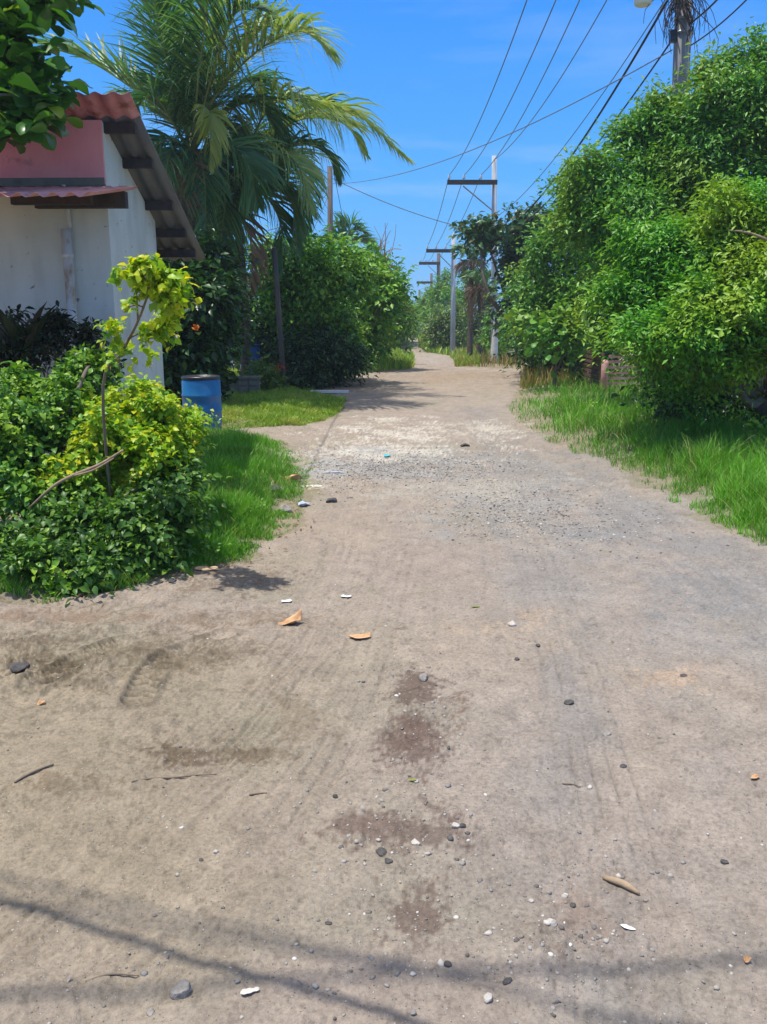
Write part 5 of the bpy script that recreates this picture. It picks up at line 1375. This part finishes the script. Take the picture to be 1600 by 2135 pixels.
weed("leafy weed standing in front of the bright blue drum", 448, 930, 30, 60, .05, 'shrub_leaf', .30)

# ------------------------------------------------------------------ loose stones, leaves, twigs, litter
stones = [  # px, py, width in photo px, height ratio, tone, label
    (380, 2062, 52, .75, 'stone', "fist-sized grey stone in the bottom left foreground"), (494, 2052, 16, .9, 'stone', "pebble right of the fist-sized grey stone"),
    (883, 1411, 26, .7, 'stone', "grey stone at the top of the dark stain on the road"), (1187, 1459, 22, .55, 'stone_dark', "dark stone on the open road right of the dark stain"),
    (1265, 1526, 24, .6, 'stone', "rounded grey stone on the right half of the road"), (1148, 1924, 30, .55, 'stone_pale', "pale flat stone in the lower right foreground"),
    (1018, 2092, 26, .8, 'stone_pale', "pale stone at the bottom edge right of centre"), (700, 1660, 14, .9, 'stone_dark', "small black stone left of the lower dark stain"),
    (934, 2022, 18, .8, 'stone_dark', "black stone among the shadows at the bottom centre"), (1058, 2054, 24, .5, 'stone_dark', "flat dark stone at the bottom centre right"),
    (1195, 1877, 16, 1.0, 'stone_dark', "dark upright stone near the stick"), (1068, 1301, 26, .45, 'stone_pale', "pale stone on the peach-coloured patch"),
    (1425, 1417, 18, .4, 'stone_dark', "low dark stone on the right-hand peach-coloured patch"), (1078, 1376, 14, .7, 'stone_dark', "small dark stone up the road from the open right half"),
    (970, 931, 26, .4, 'stone_dark', "flat black stone on the road beyond the gravel"), (690, 1050, 30, .5, 'stone_dark', "dark clod at the road edge below the gravel"),
    (595, 1068, 30, .75, 'stone', "grey rock at the edge of the left grass"), (530, 1072, 34, .8, 'stone', "rock sunk in the left grass among weeds"),
    (575, 1030, 32, .7, 'stone_dark', "dark rock half buried in the left grass"), (810, 1795, 22, .6, 'stone_dark', "dark stone below the lower dark stain"),
    (795, 1777, 30, .5, 'stone_dark', "black clod just above the dark stone by the lower stain"), (950, 1728, 20, .7, 'stone_pale', "whitish stone right of the lower dark stain"),
    (964, 1732, 16, .8, 'stone_dark', "black stone touching the whitish one by the lower stain"), (866, 1757, 26, .35, 'stone_pale', "flat pale stone in the lower dark stain"),
    (451, 1775, 12, .9, 'stone_pale', "small pale pebble on the tyre-grooved left side"), (419, 1785, 12, .6, 'stone_dark', "dark pebble beside the pale one on the left side"),
    (685, 1927, 16, .6, 'stone_dark', "dark pebble above the slanting cable shadow"), (1512, 1788, 18, .5, 'stone_dark', "dark stone by itself at the far right of the road"),
    (315, 2110, 22, .7, 'stone', "grey stone at the bottom left edge below the big stone"), (145, 2042, 14, .8, 'stone', "small grey stone near the bottom left corner"),
    (1108, 1877, 12, .9, 'stone_pale', "small pale stone left of the dark upright one"), (860, 2118, 20, .7, 'stone', "grey stone at the very bottom in the middle"),
    (360, 1215, 20, .6, 'stone_dark', "dark clod in the shrub's shadow"), (405, 1163, 24, .8, 'stone_dark', "dark clod between the two cardboard scraps"), (40, 1392, 46, .5, 'stone_dark', "mossy clod of earth at the left edge"),
    (1122, 1345 , 12, .6, 'stone_dark', "dark pebble up the road from the peach patch"), (1300, 1592, 18, .4, 'stone_dark', "thin dark stone below the rounded grey one"), (1250, 1940, 14, .6, 'stone', "grey pebble on the dusty stain by the stick")]
for k, (a, b, wpx, hr, tone, lb) in enumerate(stones):
    p = on_ground(a, b); s = wpx / ppm(p[1], 0) / 2
    blob("stone", lb, "stone", p + ZU * s * hr * .28, (s, s * .8, s * hr), tone, 50 + k, "loose stones on the road", 3, .35)
# grit and gravel too many to count
def gravel(name, label, px, py, smin, smax, seed):
    p = gp_fast(px, py); m = p[:, 1] < 40; p = p[m]
    p[:, 2] = ground_z(p[:, 0], p[:, 1])
    r_ = np.random.default_rng(seed); n = len(p)
    v0, f0 = icos(0)
    base = v0[None] * (1 + .25 * r_.normal(size=(n, len(v0), 1)))
    size = (smin + (smax - smin) * r_.random(n) ** 3)[:, None] * (0.7 + .6 * r_.random((n, 3))) * np.array([1, 1, .62])
    base = base * size[:, None, :]
    a = r_.random(n) * 6.28; cs, sn = np.cos(a)[:, None], np.sin(a)[:, None]
    v = np.stack([base[..., 0] * cs - base[..., 1] * sn, base[..., 0] * sn + base[..., 1] * cs, base[..., 2]], -1) + p[:, None, :] + ZU * (size[:, 2] * .12)[:, None, None]
    f = (f0[None] + (np.arange(n) * len(v0))[:, None, None]).reshape(-1, 3)
    return tag(mk(name, v.reshape(-1, 3), f, M['gravel'], None, origin=(0, p[:, 1].mean(), 0)), label, "gravel", kind="stuff")
M['gravel'] = leaf_mat("mixed_gravel", [(0.10, 0.095, 0.09), (0.20, 0.185, 0.17), (0.32, 0.30, 0.27), (0.38, 0.34, 0.29), (0.60, 0.57, 0.52)], pos=[0, .3, .6, .85, 1], trans=0.0, rough=.95, spec=.1)
def rd(a, b): return (a > edgeL(b) + 8) & (a < edgeR(b) - 8)
px, py = sample(5200, -60, 1660, 1000, 2180, rd)
keepp = fbm(px / 150, py / 90, 501, 3) + .22 * rng.normal(size=len(px)) > .2
gravel("gravel", "loose pebbles scattered over the dirt road", px[keepp], py[keepp], .0012, .007, 1)
px = np.concatenate([830 + 130 * rng.normal(size=6500), 1070 + 95 * rng.normal(size=3400), 1250 + 90 * rng.normal(size=700), 700 + 45 * rng.normal(size=700)])
py = np.concatenate([972 + 17 * rng.normal(size=6500), 1060 + 32 * rng.normal(size=3400), 1105 + 30 * rng.normal(size=700), 1000 + 20 * rng.normal(size=700)])
m = rd(px, py)
gravel("gravel", "grey gravel spread across the road in front of the lawn", px[m], py[m], .003, .013, 2)
px = np.concatenate([860 + 60 * rng.normal(size=150), 830 + 100 * rng.normal(size=170), 1180 + 130 * rng.normal(size=150), 940 + 320 * rng.normal(size=200)])
py = np.concatenate([1480 + 90 * rng.normal(size=150), 1750 + 70 * rng.normal(size=170), 1930 + 80 * rng.normal(size=150), 1900 + 150 * rng.normal(size=200)])
m = rd(px, py) & (py < 2180)
gravel("gravel", "dark grit gathered on the stained middle of the road", px[m], py[m], .0025, .011, 3)

def scrap(name, label, cat, px, py, wpx, asp, mat, seed, curl=.3, group=None, tmpl=None, ang=None, lift=0):
    """a thin curled leaf or torn piece lying on the soil"""
    p = on_ground(px, py); s = wpx / ppm(p[1], 0)
    r_ = np.random.default_rng(seed)
    nx, ny = 13, 9
    a = r_.random() * 6.28 if ang is None else ang
    V_ = []
    ph = r_.random(6) * 6.28
    for lay in (0, 1):
        for j in range(ny):
            for i in range(nx):
                u = i / (nx - 1); t = (j / (ny - 1) - .5)
                if tmpl == 'leaf': hw = .5 * math.sin(math.pi * min(1, u * .93 + .05)) ** .8 * (.55 + .5 * u) * (1 + .14 * math.sin(11 * u + ph[4]) + .08 * math.sin(27 * u + ph[5]))
                else: hw = .5 * (.8 + .18 * math.sin(7 * u + ph[0]) + .1 * math.sin(17 * u + ph[1])) * min(1, 6 * u + .25, 6 * (1 - u) + .3)
                x = (u - .5) * s; y = t * 2 * hw * s * asp
                z = curl * s * (abs(t) * 1.1 * hw + .5 * (u - .45) ** 2 + .10 * math.sin(6 * u + ph[2]) * math.cos(5 * t + ph[3]) + (lift * max(0, u - .55) ** 1.3 * (t + .55) * 3 if lift else 0)) + .006 - lay * .0016
                V_.append(p + np.array([x * math.cos(a) - y * math.sin(a), x * math.sin(a) + y * math.cos(a), z]))
    n_ = nx * ny; F_ = []
    for j in range(ny - 1):
        for i in range(nx - 1):
            q = j * nx + i
            F_ += [(q, q + 1, q + nx + 1, q + nx), (n_ + q + nx, n_ + q + nx + 1, n_ + q + 1, n_ + q)]
    for i in range(nx - 1):
        F_ += [(i, n_ + i, n_ + i + 1, i + 1)]; q = (ny - 1) * nx + i; F_ += [(q, q + 1, n_ + q + 1, n_ + q)]
    for j in range(ny - 1):
        q = j * nx; F_ += [(q, q + nx, n_ + q + nx, n_ + q)]; q += nx - 1; F_ += [(q, n_ + q, n_ + q + nx, q + nx)]
    return tag(mk(name, V_, F_, M[mat], None, smooth=True, origin=p), label, cat, group)
GLF = "dry leaves on the ground"
scrap("dry_leaf", "curled dry leaf with one corner standing up, left of the road's middle", "leaf", 605, 1299, 52, .62, 'dry_leaf', 1, .55, GLF, 'leaf', .35, .75)
scrap("dry_leaf", "flat folded dry leaf on the middle of the road", "leaf", 750, 1326, 46, .75, 'dry_leaf', 2, .35, GLF, 'leaf', -.15, .3)
scrap("dry_leaf", "small orange leaf on the churned soil at the left", "leaf", 86, 1466, 22, .7, 'dry_leaf', 3, .8, GLF, 'leaf', 1.2)
scrap("dry_leaf", "small orange leaf near the right edge, level with the lower dark stain", "leaf", 1574, 1621, 22, .7, 'dry_leaf', 4, .7, GLF, 'leaf', .4)
scrap("dry_leaf", "crumpled orange leaf in the blurred shadow at the bottom right", "leaf", 1557, 2003, 20, .9, 'dry_leaf', 5, 1.1, GLF, 'leaf', .9)
scrap("dry_leaf", "brown leaf on the edge of the left grass beside the pale slab", "leaf", 603, 1005, 52, .5, 'dry_leaf', 6, .8, GLF, 'leaf', 0)
scrap("dry_leaf", "dry brown leaf curled under the shrubs left of the cardboard scraps", "leaf", 172, 1165, 30, .8, 'dry_leaf', 16, .8, GLF, 'leaf', .6)
scrap("green_leaf", "small yellow-green leaf lying on the lower stained patch", "leaf", 860, 1633, 18, .6, 'palm_yellow', 7, .2, None, 'leaf', 0)
scrap("green_leaf", "small yellow leaf lying up the road past the peach patch", "leaf", 992, 1264, 18, .5, 'palm_yellow', 8, .2, None, 'leaf', 0)
scrap("cardboard_scrap", "crumpled brown cardboard at the foot of the left grass, darker of the two scraps", "litter", 366, 1170, 54, .7, 'dry_leaf', 9, .7, None, None, .1)
scrap("cardboard_scrap", "flat tan cardboard right of the crumpled brown piece", "litter", 430, 1188, 50, .6, 'card', 10, .15, None, None, 0)
scrap("paper_scrap", "white paper scrap on the road above the dry leaves", "litter", 722, 1238, 22, .6, 'paper', 11, .3, None, None, 0)
scrap("paper_scrap", "white scrap left of the other, near the shrubs' shadow", "litter", 598, 1253, 22, .7, 'paper', 12, .3, None, None, .2)
scrap("paper_scrap", "cream paper scrap by the big stone at the bottom left", "litter", 522, 2082, 40, .4, 'pale_slab', 13, .2, None, None, .3)
scrap("paper_scrap", "thin white scrap at the road right of the pale flat stone", "litter", 1310, 1925, 32, .35, 'paper', 14, .2, None, None, -.5)
scrap("plastic_scrap", "pale blue plastic scrap at the grass edge beside the grey rock", "litter", 634, 1056, 26, .8, 'blue_litter', 15, .8, None, None, .4)
scrap("plastic_scrap", "turquoise plastic scrap on the gravel", "litter", 808, 952, 14, 1.2, 'cyan_litter', 17, .6, None, None, .4)
scrap("plastic_strip", "pale blue strip lying on the near edge of the gravel", "litter", 695, 986, 46, .18, 'blue_litter', 18, .1, None, None, .05)
scrap("mortar_slab", "pale slab of dried mortar at the edge of the left grass", "litter", 650, 1012, 48, .5, 'pale_slab', 19, .08, None, None, .0)
q0, q1 = on_ground(648, 820), on_ground(728, 820)
tag(MB().box((q0 + q1) / 2 + ZU * .04, (np.linalg.norm(q1 - q0), .14, .05), nrm(q1 - q0), np.cross(ZU, nrm(q1 - q0))).build("plank", M['white_trim'], None, origin=(q0 + q1) / 2), "white plank lying at the road edge below the left-hand trees", "plank")
scrap("paper_scrap", "crumpled white litter in the shade above the white plank", "litter", 676, 806, 14, .9, 'paper', 20, 1.2, None, None, 0)
px, py = sample(2600, -100, 700, 985, 1330, lambda a, b: (np.abs(a - edgeL(b) + 40) < 90) & (fbm(a / 60, b / 25, 601, 3) + .3 * rng.random(len(a)) > .12))
p = gp_fast(px, py); p[:, 2] = ground_z(p[:, 0], p[:, 1]) + .004 + .012 * rng.random(len(p))
n_l = len(p)
v, f = place_leaves(p, rng.normal(size=(n_l, 3)) * .4 + ZU, rng.normal(size=(n_l, 3)), .012 + .04 * rng.random(n_l) ** 2, .008 + .02 * rng.random(n_l), LEAFL)
tag(mk("leaf_litter", v, f, M['palm_dead'], None, origin=(p[:, 0].mean(), p[:, 1].mean(), 0)), "brown leaf litter along the foot of the shrubs and the left grass", "leaf litter", kind="stuff")
def stick(label, pp, r, mat='bark'):
    pts = [on_ground(*q) + ZU * r * .9 for q in pp]
    return tag(MB().tube(catmull(pts, 16), [r, r * 1.1, r * .6], 6).build("twig", M[mat], None, smooth=True, origin=pts[0]), label, "twig", "twigs on the dirt")
stick("long thin dark twig on the left of the road", [(275, 1632), (310, 1619), (365, 1618), (410, 1614), (452, 1609)], .0035)
stick("short thin twig right of the long one", [(520, 1658), (540, 1655), (557, 1653)], .003)
stick("thin straight twig left of the fist-sized grey stone", [(178, 2043), (230, 2034), (290, 2026)], .0025)
stick("root-like dark twig on the churned soil at the left edge", [(32, 1640), (60, 1620), (90, 1610), (112, 1596)], .005)
stick("thin twig in the middle right of the road", [(1172, 1634), (1195, 1634), (1212, 1636)], .0025)
p0, p1, p2 = on_ground(1258, 1824), on_ground(1300, 1838), on_ground(1334, 1860)
tag(MB().tube(catmull([p0 + ZU * .008, p1 + ZU * .012, p2 + ZU * .008], 12), [.007, .012, .012, .004], 7).build("wood_sliver", M['twig'], None, smooth=True, origin=p0), "pale splintered piece of wood in the lower right foreground", "stick")
# pale stick leaning in the grass by the poles
tag(MB().tube([on_ground(990, 738), at(1010, 716, 40)], [.03, .03], 6).build("leaning_stick", M['pale_slab'], None, origin=on_ground(990, 738)), "pale stick leaning in the grass between the fan palms and the whitewashed pole", "stick")
# bare limbs in the near right tree
mb = MB()
for pp in ([(1650, 520), (1600, 500), (1560, 485), (1520, 480)], [(1640, 560), (1560, 590), (1520, 610), (1480, 632)]):
    mb.tube(catmull([at(a, b, 10.2) for a, b in pp], 12), [.022, .016, .007], 6)
tag(mb.build("bare_branch", M['twig'], None, smooth=True, origin=at(1600, 500, 10.2)), "pale bare limbs showing against the bright tree at the right edge", "branch")

# ------------------------------------------------------------------ far vehicle and hills
cz = np.array([at(834, HOR, 118)[0], 118, float(terrain(118))])
car = thing("parked_car", "dark car far down the road, at the left of its crest", "car", cz)
def cbox(c, s): return (np.array(c) + cz, s)
mb = MB()
prof = [(-2.1, .35), (-2.15, .75), (-1.9, .95), (-1.1, 1.0), (-.65, 1.45), (.9, 1.48), (1.6, 1.02), (2.1, .95), (2.15, .4)]
vv = [cz + np.array([sx * .86 * (.86 if z > 1.2 else 1), y, z]) for sx in (-1, 1) for y, z in prof]
n_ = len(prof)
mb.add(vv, [tuple(range(n_))[::-1], tuple(range(n_, 2 * n_))] + [(i, (i + 1) % n_, n_ + (i + 1) % n_, n_ + i) for i in range(n_)])
mb.build("body", M['car'], car)
mb = MB(); mb.add([cz + np.array(q) for q in ((-.72, -1.08, 1.03), (.72, -1.08, 1.03), (.62, -.70, 1.42), (-.62, -.70, 1.42))], [(0, 1, 2, 3)]); mb.build("windscreen", M['glass'], car)
for sx in (-1, 1):
    for y in (-1.3, 1.3):
        MB().lathe([(.2, -.1), (.31, -.09), (.31, .09), (.2, .1)], cz + np.array([sx * .78, y, .31]), 18, (1, 0, 0)).build("wheel", M['black'], car, smooth=True)
    MB().lathe([(.09, 0), (.07, .03)], cz + np.array([sx * .62, -2.12, .72]), 12, (0, -1, 0)).build("headlight", M['lamp_white'], car)

# ------------------------------------------------------------------ the air
hz = MB().box((0, 175, 4.2), (670, 430, 22.5))
hm = bpy.data.materials.new("thin_haze"); hm.use_nodes = True; t = hm.node_tree; t.nodes.remove(t.nodes["Principled BSDF"])
pv = t.nodes.new("ShaderNodeVolumePrincipled"); pv.inputs['Density'].default_value = 0.0010; pv.inputs['Color'].default_value = (0.80, 0.90, 1.0, 1); pv.inputs['Anisotropy'].default_value = 0.2
t.links.new(pv.outputs[0], t.nodes["Material Output"].inputs['Volume'])
tag(hz.build("haze", hm), "thin blue haze over the whole road", "haze", kind="stuff")
